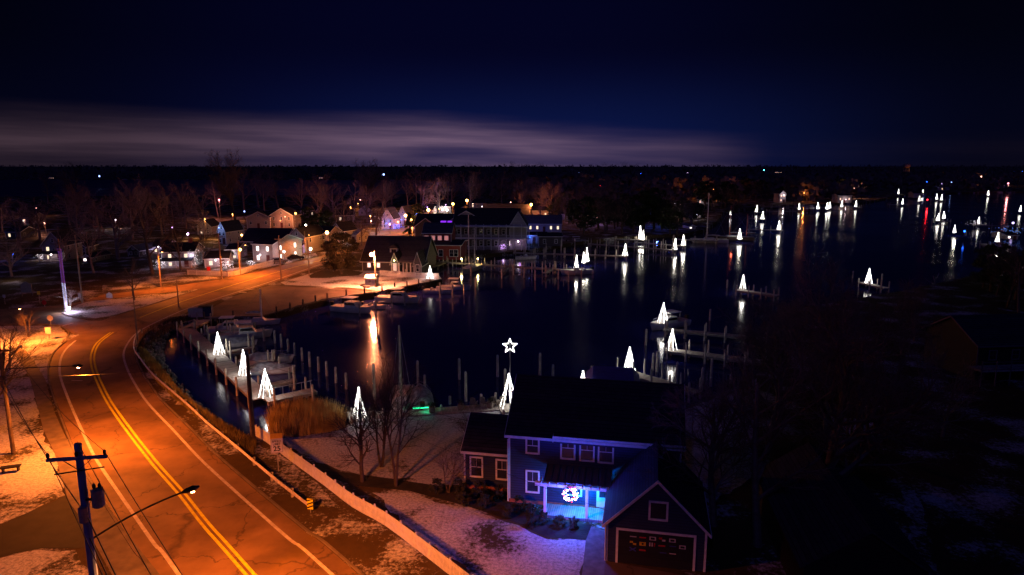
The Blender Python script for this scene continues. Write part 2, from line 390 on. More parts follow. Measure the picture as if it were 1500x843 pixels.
# sidewalk along the road, left
swL = P([(15, 514), (30, 530), (44, 556), (56, 600), (64, 632), (80, 664), (90, 700), (100, 735), (120, 762), (140, 800), (168, 850)])
swR = P([(38, 514), (52, 534), (66, 556), (78, 600), (92, 632), (108, 664), (122, 692), (140, 722), (166, 757), (196, 795), (240, 850)])
swL = [swL[-1] + dr * 60] + swL[::-1]; swR = [swR[-1] + dr * 60] + swR[::-1]
sheet('sidewalk', swL + swR[::-1], .05, M_WALK)
# kerbs: a real 0.12 m step
def kerb(pts, w=.18, h=.12):
    a, b = offset(pts, -w / 2), offset(pts, w / 2); n = len(pts); mb = MB()
    for z in (h, 0): mb.v += [(p.x, p.y, z) for p in a] + [(p.x, p.y, z) for p in b]
    for i in range(n - 1):
        mb.f += [(i, i + 1, n + i + 1, n + i)[::-1], (i, 2 * n + i, 2 * n + i + 1, i + 1)[::-1], (n + i, n + i + 1, 3 * n + i + 1, 3 * n + i)[::-1]]
    struct('kerb', mb, M_WALK)
kerb(offset(LL, -1.25)); kerb(offset(RL[:-14], 1.45))
kerb(smooth_line(P([(-300, 477), (0, 477), (60, 476), (88, 478), (100, 486), (99, 494)])))
kerb(smooth_line(P([(93, 453), (92, 459), (103, 464), (140, 468), (176, 461), (215, 449), (293, 424.3)])))
kerb(smooth_line(P([(130, 438.5), (150, 431.5), (219, 423.5), (320, 409.5), (337, 406.5), (387, 395.5), (465, 376.5)])))
kerb(smooth_line(P([(410, 414.5), (450, 402.5), (490, 390), (520, 374)])))
# snowy lawns
S_HI = snow_mat('snow_lawn', .8); S_MID = snow_mat('thin_snow_lawn', .58); S_LOW = snow_mat('patchy_snow', .42); S_YARD = snow_mat('yard_snow', .66, snow=(.55, .55, .6))
S_BRT = snow_mat('trodden_snow', .62)
def ragged(pts, step=.9, amp=.3):
    rg = random.Random(len(pts) * 31); out = []; n = len(pts)
    for i in range(n):
        a, b = pts[i], pts[(i + 1) % n]; k = int(min((b - a).length / step, 90)); d = (b - a).normalized(); nn = Vector((-d.y, d.x, 0))
        out.append(a)
        for j in range(1, k): out.append(a.lerp(b, j / k) + nn * rg.gauss(0, amp * .5) + d * rg.uniform(-.2, .2))
    return out
lawn = lambda px, z, m: sheet('snowy_lawn', ragged(P(px)) if max(q[1] for q in px) > 470 else P(px), z, m)
lawn([(-500, 478), (0, 478), (60, 477), (88, 479), (98, 488), (92, 500), (80, 520), (76, 550), (66, 556), (52, 534), (38, 514), (0, 514), (-500, 514)], .012, S_MID)
lawn([(-500, 515), (0, 515), (15, 515), (30, 531), (44, 557), (56, 601), (64, 633), (80, 665), (90, 700), (96, 726), (0, 768), (-500, 980)], .012, S_MID)
lawn([(0, 818), (60, 806), (110, 806), (140, 843), (170, 900), (0, 900), (-300, 1000), (-200, 880)], .012, S_MID)
lawn([(94, 454), (94, 459), (104, 463), (140, 467), (175, 460), (215, 448), (290, 424.5), (230, 431), (126, 443)], .05, S_MID)
lawn([(410, 414), (450, 402), (490, 397), (560, 396), (590, 399.5), (642, 402.5), (647, 409.5), (560, 426.5), (520, 422.5), (418, 418)], .05, S_BRT)
sheet('bare_grass', P([(452, 404), (470, 397), (515, 396.5), (532, 400), (525, 404), (480, 407.5), (455, 408)]), .07, snow_mat('bare_grass', .1))
lawn([(402, 644), (440, 640), (503, 630), (524, 613), (640, 605.5), (745, 598.5), (745, 690), (690, 712), (640, 712), (600, 700), (560, 700), (500, 690), (440, 664)], .012, S_YARD)
lawn([(1000, 603), (1035, 588), (1082, 570), (1110, 552), (1100, 700), (1040, 740), (1000, 690)], .012, S_YARD)
lawn([(545, 722), (600, 722), (660, 740), (700, 752), (760, 770), (800, 790), (858, 793), (846, 900), (755, 900), (690, 845), (640, 803)], .012, S_YARD)
lawn([(380, 652), (400, 660), (440, 690), (470, 712), (500, 745), (455, 742), (400, 700), (360, 670), (330, 650)], .012, S_LOW)
lawn([(150, 429), (219, 421), (320, 407), (335, 404), (330, 396), (260, 400), (150, 414)], .012, S_LOW)
lawn([(340, 405), (387, 393), (465, 374.5), (462, 371), (387, 385), (330, 396)], .012, S_MID)
sheet('garden_bed', P([(450, 690), (500, 692), (560, 700), (640, 712), (700, 716), (745, 722), (806, 762), (866, 770), (862, 792), (800, 788), (755, 766), (690, 744), (600, 720), (520, 712)]), .025, mat('garden_soil', (.03, .022, .015), (.015, .011, .008), 1, rough=1, bump=.05))
sheet('front_path', P([(866, 772), (886, 778), (890, 822), (900, 900), (846, 900), (858, 793)]), .03, mat('path_gravel', (.16, .15, .15), (.1, .09, .09), 2, rough=.9, bump=.01, bscale=30))
sheet('driveway', P([(886, 822), (1036, 850), (1060, 1000), (880, 1000)]), .035, M_LOT)
sheet('driveway', P([(-500, 990), (0, 770), (97, 727), (122, 764), (150, 802), (110, 804), (60, 804), (0, 816), (-300, 920)]), .02, mat('dark_driveway', (.03, .027, .024), (.02, .018, .016), .8, rough=.85))
sheet('village_street', P([(520, 352), (560, 345), (610, 338), (680, 326), (682, 323), (610, 331), (556, 339), (520, 348)]), .07, M_WALK)

# ------------------------------------------------------------------ world
w = bpy.data.worlds.new('World'); SC.world = w; w.use_nodes = True
nt = w.node_tree; N = nt.nodes; L = nt.links; N.clear()
def mth(op, a, b=None, c=None, clamp=False):
    n = N.new('ShaderNodeMath'); n.operation = op; n.use_clamp = clamp
    for i, x in enumerate((a, b, c)):
        if x is None: continue
        if isinstance(x, (int, float)): n.inputs[i].default_value = x
        else: L.new(x, n.inputs[i])
    return n.outputs[0]
def mrange(x, a, b, c=0.0, d=1.0, smooth=True):
    n = N.new('ShaderNodeMapRange'); n.interpolation_type = 'SMOOTHSTEP' if smooth else 'LINEAR'
    if isinstance(x, (int, float)): n.inputs[0].default_value = x
    else: L.new(x, n.inputs[0])
    for i, q in enumerate((a, b, c, d)):
        if isinstance(q, (int, float)): n.inputs[i + 1].default_value = q
        else: L.new(q, n.inputs[i + 1])
    return n.outputs[0]
def scaled(col, fac):
    n = N.new('ShaderNodeVectorMath'); n.operation = 'SCALE'; n.inputs[0].default_value = col; L.new(fac, n.inputs['Scale']); return n.outputs[0]
def addv(a, b):
    n = N.new('ShaderNodeVectorMath'); n.operation = 'ADD'; L.new(a, n.inputs[0]); L.new(b, n.inputs[1]); return n.outputs[0]
tc = N.new('ShaderNodeTexCoord'); sep = N.new('ShaderNodeSeparateXYZ'); L.new(tc.outputs['Generated'], sep.inputs[0])
el = mth('MULTIPLY', mth('ARCSINE', sep.outputs[2]), 57.2958)      # elevation, degrees
az = mth('MULTIPLY', mth('ARCTAN2', sep.outputs[0], sep.outputs[1]), 57.2958)
cx = N.new('ShaderNodeCombineXYZ'); L.new(mth('MULTIPLY', az, .055), cx.inputs[0]); L.new(mth('MULTIPLY', el, .55), cx.inputs[1])
n1 = N.new('ShaderNodeTexNoise'); n1.inputs['Scale'].default_value = 1.0; n1.inputs['Detail'].default_value = 4; n1.inputs['Roughness'].default_value = .5; L.new(cx.outputs[0], n1.inputs['Vector'])
cx2 = N.new('ShaderNodeCombineXYZ'); L.new(mth('MULTIPLY', az, .09), cx2.inputs[0]); L.new(mth('MULTIPLY_ADD', el, 1.5, mth('MULTIPLY', az, .03)), cx2.inputs[1])
n2 = N.new('ShaderNodeTexNoise'); n2.inputs['Scale'].default_value = 1.0; n2.inputs['Detail'].default_value = 3; L.new(cx2.outputs[0], n2.inputs['Vector'])
elw = mth('ADD', el, mth('MULTIPLY_ADD', n1.outputs[0], 1.4, -.7))
top = mrange(az, -6.0, 18.0, 2.9, 1.0, smooth=False)
f1 = mrange(elw, mth('SUBTRACT', top, 1.9), mth('ADD', top, 1.5), 1.0, 0.0)
f2 = mth('MULTIPLY', mrange(az, 14.5, 21.0, 1.0, .06), mth('ADD', mrange(az, -34.0, -9.0, .4, .95), mrange(mth('ABSOLUTE', mth('ADD', az, 3.0)), 0.0, 15.0, .55, 0.0)))
gap = mth('MULTIPLY', mrange(mth('ABSOLUTE', mth('ADD', az, 4.5)), 1.5, 8.0, 1.0, 0.0), mrange(mth('ABSOLUTE', mth('SUBTRACT', elw, .9)), .15, .75, 1.0, 0.0))
streak = mrange(n2.outputs[0], .36, .66, .68, 1.12)
f3 = mrange(el, 0.2, 1.5, .35, 1.0)
cloud = mth('MULTIPLY', mth('MULTIPLY', mth('MULTIPLY', f1, f2), mth('MULTIPLY', streak, f3)), mth('SUBTRACT', 1.0, mth('MULTIPLY', gap, .7)))
glow = mth('MULTIPLY', mrange(el, 1.0, 9.5, 1.0, 0.0), mrange(mth('ABSOLUTE', mth('SUBTRACT', az, 2.0)), 4.0, 34.0, 1.0, 0.12))
zen = mth('MULTIPLY', mrange(el, 4.0, 40.0, 1.0, .45), mrange(mth('ABSOLUTE', mth('ADD', az, 4.0)), 6.0, 38.0, 1.0, .06))
skyc = addv(addv(scaled((.118, .068, .082), cloud), scaled((.002, .0062, .042), glow)), scaled((.0006, .0007, .0105), zen))
st = N.new('ShaderNodeTexSky'); st.sky_type = 'NISHITA'; st.sun_disc = False; st.sun_elevation = rad(38); st.sun_rotation = rad(200)
bg = N.new('ShaderNodeBackground'); L.new(skyc, bg.inputs[0]); bg.inputs[1].default_value = 1
hs = N.new('ShaderNodeVectorMath'); hs.operation = 'MULTIPLY'; L.new(st.outputs[0], hs.inputs[0]); hs.inputs[1].default_value = (.35, .3, 1.2)
bg2 = N.new('ShaderNodeBackground'); L.new(hs.outputs[0], bg2.inputs[0]); bg2.inputs[1].default_value = .0004
ads = N.new('ShaderNodeAddShader'); L.new(bg.outputs[0], ads.inputs[0]); L.new(bg2.outputs[0], ads.inputs[1])
wo = N.new('ShaderNodeOutputWorld'); L.new(ads.outputs[0], wo.inputs[0])
sun = bpy.data.lights.new('blue_fill', 'SUN'); sun.energy = .15; sun.angle = rad(2); sun.color = (.14, .15, 1)  # added fill light for the blue ambient tone; no moon is in sight
so = bpy.data.objects.new('blue_fill', sun); COL.objects.link(so); so.rotation_euler = (rad(52), 0, rad(-20))

cam = bpy.data.cameras.new('camera'); co = bpy.data.objects.new('camera', cam); COL.objects.link(co)
cam.lens = 24; cam.sensor_width = 36; cam.clip_end = 12000; cam.clip_start = .5
co.location = (0, 0, CAMH); co.rotation_euler = (rad(90) - PITCH, 0, 0); SC.camera = co
SC.view_settings.view_transform = 'Standard'; SC.view_settings.look = 'None'; SC.view_settings.exposure = 0; SC.view_settings.gamma = 1
SC.cycles.use_denoising = True; SC.cycles.sample_clamp_indirect = 3; SC.cycles.max_bounces = 5; SC.cycles.diffuse_bounces = 2
SC.cycles.glossy_bounces = 3; SC.cycles.caustics_reflective = False; SC.cycles.caustics_refractive = False
SC.cycles.use_light_tree = True
#PART2
# ------------------------------------------------------------------ trees
def bare_parts(seed, H=10.0, r0=.2, spread=.6, n1=9, forks=1, dens=1.0, crown_base=.28, levels=3):
    """trunk + limbs in one mesh, fine twigs in another"""
    rr = random.Random(seed); tr = MB(); tw = MB()
    def limb(p, d, ln, r, lvl, up):
        seg = (6, 5, 4, 3, 2)[lvl]; pts = [p.copy()]; rs = [r]; d = d.normalized()
        for k in range(seg):
            d = (d + Vector((rr.gauss(0, .13), rr.gauss(0, .13), rr.gauss(0, .1) + up)) * (1 if lvl else .35)).normalized()
            p = p + d * ln / seg; pts.append(p.copy()); rs.append(r * (1 - (k + 1) / seg * .72))
        (tr if lvl <= 1 else tw).tube(pts, rs, (7, 5, 4, 3, 3)[lvl], cap=False)
        if lvl >= levels: return
        nn = int((n1, 8, 6, 5)[lvl] * dens)
        for k in range(nn):
            t = (crown_base if lvl == 0 else .22) + (1 - (crown_base if lvl == 0 else .22)) * (k + rr.random() * .8) / nn
            i = min(int(t * seg), seg - 1); q = pts[i].lerp(pts[i + 1], t * seg - i)
            dd = (pts[i + 1] - pts[i]).normalized(); a = rr.uniform(0, 6.283)
            s = dd.cross(Vector((math.cos(a), math.sin(a), .3))).normalized()
            ang = spread * rr.uniform(.7, 1.3)
            nd = dd * math.cos(ang) + s * math.sin(ang)
            l2 = ln * (.62 if lvl == 0 else .55) * (1.1 - .55 * t if lvl == 0 else 1.05 - .4 * t) * rr.uniform(.75, 1.2)
            limb(q, nd, l2, max(rs[i] * .55, .008), lvl + 1, .06)
    for k in range(forks):
        a = 6.283 * k / forks + rr.random()
        lean = Vector((math.cos(a) * .22, math.sin(a) * .22, 1)) if forks > 1 else Vector((rr.gauss(0, .04), rr.gauss(0, .04), 1))
        limb(Vector((math.cos(a) * .12 * (forks > 1), math.sin(a) * .12 * (forks > 1), -.05)), lean, H * (.8 if forks > 1 else .85), r0, 0, .0)
    return tr, tw
def leafy_parts(seed, H=10.0, rad_=3.4, nclump=46, per=70, leaf=.26, z0=.22, shape='round'):
    rr = random.Random(seed); tr = MB(); lf = MB()
    tr.tube([(0, 0, -.1), (.1, 0, H * .35), (0, .1, H * .8)], [.3, .2, .06], 7)
    for k in range(nclump):
        t = rr.random(); a = rr.uniform(0, 6.283)
        if shape == 'cone': rmax = rad_ * (1 - t) * 1.0 + .15; z = H * (z0 + (1 - z0) * t)
        else: z = H * (z0 + (1 - z0) * t); rmax = rad_ * math.sqrt(max(0.05, 1 - (2 * t - .9) ** 2 / 1.3))
        q = math.sqrt(rr.uniform(.12, 1)) * rmax
        c = Vector((q * math.cos(a), q * math.sin(a), z))
        if k % 3 == 0: tr.tube([(0, 0, max(z - 1.4, H * .15)), c], [.07, .03], 4, cap=False)
        cr = rr.uniform(.5, 1.05) * rad_ * .28
        for j in range(per):
            d = Vector((rr.gauss(0, 1), rr.gauss(0, 1), rr.gauss(0, .75))); d = d.normalized() * cr * rr.uniform(.4, 1.1)
            p = c + d; u = Vector((rr.gauss(0, 1), rr.gauss(0, 1), rr.gauss(0, 1))).normalized(); v = u.cross(Vector((rr.gauss(0, 1), rr.gauss(0, 1), 1))).normalized()
            s = leaf * rr.uniform(.6, 1.3)
            lf.add([p - u * s, p - v * s * .5, p + u * s, p + v * s * .5], [(0, 1, 2, 3)])
    return tr, lf
TREE_MESH = {}
def tree_proto(key):
    if key not in TREE_MESH:
        if key.startswith('bare'):
            s = int(key[4:]); a, b = bare_parts(100 + s, spread=.62 + .06 * (s % 3), n1=10 + s % 3, crown_base=.22 + .05 * (s % 2), levels=3)
            TREE_MESH[key] = (a.mesh('trunk', M_BARK), b.mesh('crown', M_TWIG))
        elif key.startswith('big'):
            s = int(key[3:]); a, b = bare_parts(200 + s, r0=.24, spread=.7, n1=12, crown_base=.2, dens=1.25, levels=4 if s < 2 else 3)
            TREE_MESH[key] = (a.mesh('trunk', M_BARK), b.mesh('crown', M_TWIG))
        elif key.startswith('fork'):
            s = int(key[4:]); a, b = bare_parts(300 + s, r0=.14, spread=.62, n1=8, forks=3 if s % 2 else 2, crown_base=.3)
            TREE_MESH[key] = (a.mesh('trunk', M_BARK), b.mesh('crown', M_TWIG))
        elif key.startswith('leaf'):
            s = int(key[4:]); a, b = leafy_parts(400 + s)
            TREE_MESH[key] = (a.mesh('trunk', M_BARK), b.mesh('crown', M_LEAF))
        elif key.startswith('full'):
            s = int(key[4:]); a, b = leafy_parts(450 + s, rad_=3.7, nclump=95, per=110, leaf=.2, z0=.16)
            TREE_MESH[key] = (a.mesh('trunk', M_BARK), b.mesh('crown', M_LEAF))
        elif key.startswith('cone'):
            s = int(key[4:]); a, b = leafy_parts(500 + s, rad_=2.6, shape='cone', z0=.08)
            TREE_MESH[key] = (a.mesh('trunk', M_BARK), b.mesh('crown', M_LEAF))
        elif key.startswith('shrub'):
            s = int(key[5:]); a, b = leafy_parts(600 + s, H=10, rad_=6, nclump=26, per=80, leaf=.5, z0=.0)
            TREE_MESH[key] = (a.mesh('stem', M_BARK), b.mesh('foliage', M_SHRUB))
    return TREE_MESH[key]
def tree(key, loc, h, label, group=None, rz=None, wide=1.0, cat='tree', name=None, crown_mat=None, trunk_mat=None):
    a, b = tree_proto(key)
    nm = name or {'bare': 'bare_tree', 'big': 'bare_tree', 'fork': 'bare_tree', 'leaf': 'evergreen_tree', 'full': 'evergreen_tree', 'cone': 'conifer_tree', 'shrub': 'shrub'}[key.rstrip('0123456789')]
    t = thing(nm, label, cat, loc, R.uniform(0, 6.28) if rz is None else rz, group)
    s = h / 10.0; t.scale = (s * wide, s * wide, s)
    for me, n, mm in ((a, a.name.split('.')[0], trunk_mat), (b, b.name.split('.')[0], crown_mat)):
        if mm:
            me = me.copy(); me.materials[0] = mm
        o = bpy.data.objects.new(n, me); COL.objects.link(o); o.parent = t
    return t
def tree_px(key, px, py, topy, label, **k):
    p = G(px, py); return tree(key, p, ztop(p, topy), label, **k)

# yard trees in front of the harbour
DKB = dict(crown_mat=mat('dark_twigs', (.06, .04, .035), None, 3), trunk_mat=mat('dark_bark', (.07, .05, .045), (.04, .03, .025), 3))
tree_px('big3', 531, 706, 572, 'slim bare tree at the left end of the snowy yard, beside the picket fence', wide=1.0, **DKB)
tree_px('fork1', 559, 684, 540, 'bare tree forking low in the middle of the three yard trees', wide=.9, **DKB)
tree_px('fork2', 580, 712, 528, 'tallest bare yard tree with twin trunks, nearest the small wing', wide=.85, **DKB)
tree_px('fork3', 657, 722, 655, 'small leafless shrubby tree before the left wing of the blue house', wide=1.3)
tree_px('fork3', 689, 655, 606, 'thin leafless sapling behind the left wing of the blue house', wide=1.1)
tree_px('bare2', 14, 541, 478, 'small bare street tree beside the left utility pole', wide=1.3)
tree_px('fork2', 42, 494, 454, 'low forked bare tree on the snowy corner lawn', wide=1.3)
tree_px('fork1', -25, 640, 470, 'bare tree reaching its twigs over the sidewalk from the left edge', wide=1.5)
tree_px('bare3', 197, 440, 380, 'bare tree on the verge at the top of the snowy traffic island', wide=1.3)
tree_px('bare1', 224, 402, 290, 'large bare tree before the white house with the chimney', wide=1.2)
tree_px('bare2', 265, 396, 318, 'bare tree at the end of the white picket fence in the village', wide=1.1)
tree_px('bare3', 300, 392, 335, 'short bare tree between chimney house and road pole', wide=1.2)
tree_px('big0', 346, 330, 234, 'tallest bare tree rising above the horizon behind the lit gables', wide=.85)
tree_px('full0', 500, 402, 343, 'big round evergreen tree on the grass beside the road', wide=1.15, crown_mat=M_LEAF2)
# right bank, almost black
for k, (px, py, ty) in enumerate([(1045, 770, 560), (1110, 800, 520), (1195, 775, 440), (1250, 730, 520), (1130, 640, 450), (1175, 570, 452), (1235, 560, 452), (1320, 520, 448), (1155, 525, 446), (1090, 600, 520), (1340, 500, 430), (1380, 640, 520), (1210, 640, 470)]):
    tree_px(('big1', 'bare1', 'big0', 'bare2')[k % 4], px, py, ty, 'tall bare tree in the dark woods on the right bank', group='bare trees on the dark right bank', wide=1.15, crown_mat=mat('grey_twigs', (.17, .11, .1), (.1, .07, .06), 2), trunk_mat=mat('grey_bark', (.17, .12, .1), (.1, .07, .06), 3))
# dim trees among the village houses
vt = [(30, 372, 300), (60, 352, 300), (120, 372, 290), (150, 350, 285), (175, 380, 300), (140, 400, 330), (20, 405, 345), (195, 352, 270), (240, 345, 275), (270, 335, 270), (300, 330, 280), (215, 330, 285),
      (385, 312, 262), (410, 305, 262), (440, 312, 262), (465, 330, 275), (490, 322, 272), (505, 345, 290), (520, 318, 270), (540, 325, 275), (470, 310, 258), (550, 345, 300), (530, 360, 318),
      (615, 318, 265), (640, 312, 262), (665, 305, 256), (700, 300, 252), (735, 300, 254), (760, 305, 262), (790, 312, 268), (600, 305, 268), (575, 300, 262), (680, 296, 262), (720, 292, 258), (810, 320, 270), (640, 300, 258), (755, 292, 250), (90, 400, 340), (5, 340, 290), (100, 330, 280), (320, 318, 272), (560, 312, 270), (780, 298, 262), (290, 352, 300)]
MTW = mat('village_twigs', (.3, .2, .2), (.16, .11, .11), 2); MTB = mat('village_bark', (.26, .18, .17), (.14, .1, .1), 3)
for k in range(34):
    vt.append((R.uniform(20, 800), R.uniform(296, 345), None))
vt = [(a, b, (c if c else b - R.uniform(38, 58))) for a, b, c in vt if not (c is None and 300 < a < 720 and b > 318)]
for k, (px, py, ty) in enumerate(vt):
    tree_px(('bare1', 'big2', 'bare3', 'bare2', 'big3')[k % 5], px + jit(4), py, ty + jit(4), 'bare dark tree standing among the village houses', group='bare trees among the village houses', wide=R.uniform(1.1, 1.5), crown_mat=MTW, trunk_mat=MTB)
for k, (px, py, ty) in enumerate([(455, 345, 305), (478, 352, 310), (600, 345, 312), (613, 338, 300)]):
    tree_px('leaf1' if k != 2 else 'cone0', px, py, ty, ['dark evergreen beside the parked white car', 'dark evergreen left of the village street lamp', 'conifer strung with coloured lights by the village street', 'dark evergreen behind the red gabled building'][k], wide=1.1)
for k in range(34):
    px = 812 + k * 6.6 + jit(3); tree_px(('leaf2', 'bare1', 'leaf1', 'big2')[k % 4], px, R.uniform(320, 345) if px > 850 else R.uniform(315, 330), R.uniform(276, 302), 'dark tree on the wooded bank behind the docks', group='trees on the wooded bank behind the docks', wide=R.uniform(1.1, 1.5))
for k in range(26):
    px = 1035 + k * 9.2 + jit(4); py = R.uniform(288, 300) - (4 if px > 1180 else 0) + (14 if px < 1090 else 0)
    tree_px(('leaf2', 'big3', 'bare2')[k % 3], px, py, R.uniform(262, 276), 'dark tree on the far bank behind the row of pier lights', group='trees behind the far piers', wide=R.uniform(1.1, 1.5))
for k in range(16):
    px = 1440 + k * 9 + jit(5); tree_px(('bare1', 'leaf1')[k % 2], px, R.uniform(408, 470), R.uniform(360, 395), 'dark tree near the boathouse on the right edge', group='trees near the right boathouse', wide=1.2)
for px, py, ty, lb in [(112, 268, 239, 'lone bare tree breaking the horizon at the far left'), (697, 268, 240, 'bare tree breaking the horizon, left of a group of three'), (744, 266, 238, 'bare tree breaking the horizon, middle of a group of three'), (779, 268, 240, 'bare tree breaking the horizon, right of a group of three'), (896, 268, 240, 'small bare tree on the skyline above the middle docks'), (926, 270, 239, 'small pointed tree on the skyline above the middle docks')]:
    tree_px('bare2', px, py, ty, lb, wide=1.5)
# far woods: one mass nobody could count
fw = MB(); rr = random.Random(5)
for k in range(3600):
    px = rr.uniform(-150, 1650)
    if k < 1500: py = 241 + rr.random() ** 2 * 20.5
    else: py = rr.uniform(250, 296)
    inbay = px < 725 and 261.8 < py < 290 and not (px > 690 and py > 280)
    inriver = (px > 1262 and py > 281) or (px > 1095 and py > 300) or (px>1180 and py>296)
    if inbay or inriver: continue
    if px < 725 and py >= 262: continue
    p = G(px, max(py, 243.5)); D = p.y
    if D > 5800: continue
    h = rr.uniform(11, 17) if D < 1500 else rr.uniform(15, 22); h = min(h, 23.5)
    wdt = h * .42; nq = 16 if D < 900 else 9
    for j in range(nq):
        c = p + Vector((rr.gauss(0, .5) * wdt, rr.gauss(0, .5) * wdt, h * rr.uniform(.15, .92)))
        u = Vector((rr.gauss(0, 1), rr.gauss(0, .5), rr.gauss(0, .8))).normalized(); v = u.cross(Vector((0, 1, .2))).normalized(); s = wdt * rr.uniform(.22, .5)
        fw.add([c - u * s, c - v * s * .7, c + u * s, c + v * s * .7], [(0, 1, 2, 3)])
    fw.beam(p, p + Vector((0, 0, h * .7)), .5, .5)
o = struct('far_woods', fw, mat('winter_woods', (.2, .15, .13), (.1, .08, .08), .05), 'stuff'); tag(o, 'dark woods along the horizon', 'woods')

# ------------------------------------------------------------------ christmas light trees
def strands(H, r, n, bulbs, br, sep=False):
    out = []; rr = random.Random(3)
    allm = MB()
    for k in range(n):
        a = 2 * math.pi * k / n; m = MB() if sep else allm
        top = Vector((.03 * math.cos(a), .03 * math.sin(a), H * .97)); bot = Vector((r * math.cos(a), r * math.sin(a), .12))
        for j in range(bulbs):
            t = (j + .5) / bulbs; p = top.lerp(bot, t); p.z -= math.sin(t * math.pi) * H * .015
            m.octa(p + Vector((rr.gauss(0, .03), rr.gauss(0, .03), rr.gauss(0, .03))), br * rr.uniform(.7, 1.3))
        if sep:
            m.tube([top, top.lerp(bot, .5) - Vector((0, 0, H * .015)), bot], .009, 3, cap=False); out.append(m)
    return out if sep else allm
def near_light_tree(loc, label, H=3.3, group='lit christmas trees on the docks', ns=8, rb=.8):
    t = thing('light_tree', label, 'light tree', loc, R.uniform(0, 6), group)
    part('pole', MB().tube([(0, 0, 0), (0, 0, 3.25)], [.035, .025], 8), M_METAL, t)
    ring = MB(); n = 20; ring.tube([(.8 * math.cos(6.2832 * k / n), .8 * math.sin(6.2832 * k / n), .09) for k in range(n + 1)], .03, 5, cap=False)
    for a in range(4): ring.beam((0, 0, .09), (.8 * math.cos(a * 1.5708), .8 * math.sin(a * 1.5708), .09), .03, .03)
    part('base_ring', ring, M_METAL, t)
    for m in strands(3.3, rb, ns, 30, .027, True): part('light_strand', m, E_BULB, t)
    part('tip_bulb', MB().octa((0, 0, 3.27), .1), E_BULB, t)
    s = H / 3.3; t.scale = (s, s, s)
    return t
far_tree_mesh = None
def far_light_tree(loc, label, H, group='lit christmas trees on the far docks', mm=None):
    global far_tree_mesh
    if far_tree_mesh is None:
        m = strands(3.4, .72, 8, 14, .08); m.octa((0, 0, 3.38), .16); m.tube([(0, 0, 0), (0, 0, 3.3)], .05, 5)
        far_tree_mesh = m.mesh('light_tree', E_BULBF)
    me = far_tree_mesh
    if mm: me = me.copy(); me.materials[0] = mm
    o = bpy.data.objects.new('light_tree', me); COL.objects.link(o); o.location = loc; s = H / 3.4; w_ = s * R.uniform(.72, 1.12); o.scale = (w_, w_, s)
    o.rotation_euler = (jit(.07), jit(.07), R.uniform(0, 6))
    return tag(o, label, 'light tree', group)
proto = None; protos = []; NT = [
 (321, 519.5, 487, 'bright light tree on the marina pier, farthest from the reeds'),
 (358.5, 550, 513, 'bright light tree midway along the left marina pier'),
 (390.5, 582, 541, 'bright light tree at the outer corner of the left marina pier'),
 (526.5, 612, 568, 'bright light tree with a dark core on the deck right of the reeds'),
 (746.5, 598, 548, 'bright light tree under the star, by the chairs at the seawall'),
 (922, 545, 509, 'bright light tree on the pier just behind the blue house roof'),
 (971, 474, 444, 'bright light tree on the bow of the docked cabin boat'),
 (984, 513, 482, 'bright light tree at the end of the middle right pier'),
 (1088, 424, 403, 'light tree alone on the dark dock with a long reflection'),
 (1272, 416, 394, 'light tree on a small dock near the right bank, thinly lit'),
 (630, 409, 390, 'light tree at the harbour corner of the snowy lot fence')]
for x, yb, yt, lb in NT:
    p = G(x, yb, 0); H = ztop(p, yt)
    kk = len(protos)
    if kk < 3:
        proto = near_light_tree(p, lb, H, ns=(8, 10, 7)[kk], rb=(.8, .72, .9)[kk]); protos.append(proto)
    else:
        s = H / 3.3; w_ = s * R.uniform(.88, 1.15); q = copy_tree(protos[R.randrange(3)], p, R.uniform(0, 6), (w_, w_, s), lb)
        q.rotation_euler = (jit(.018), jit(.018), R.uniform(0, 6))
    if kk >= 3: pass
    lamp(p + Vector((0, 0, H * .42)), (1, .92, .85), 150 if x > 800 else (230 if x < 400 else 130), .3, 'light_tree_glow')
p = G(851, 597, 0); copy_tree(proto, Vector((7.9, 73, 0)), 0, (1, 1, 1), 'light tree mostly hidden by the blue house roof, only its tip showing')
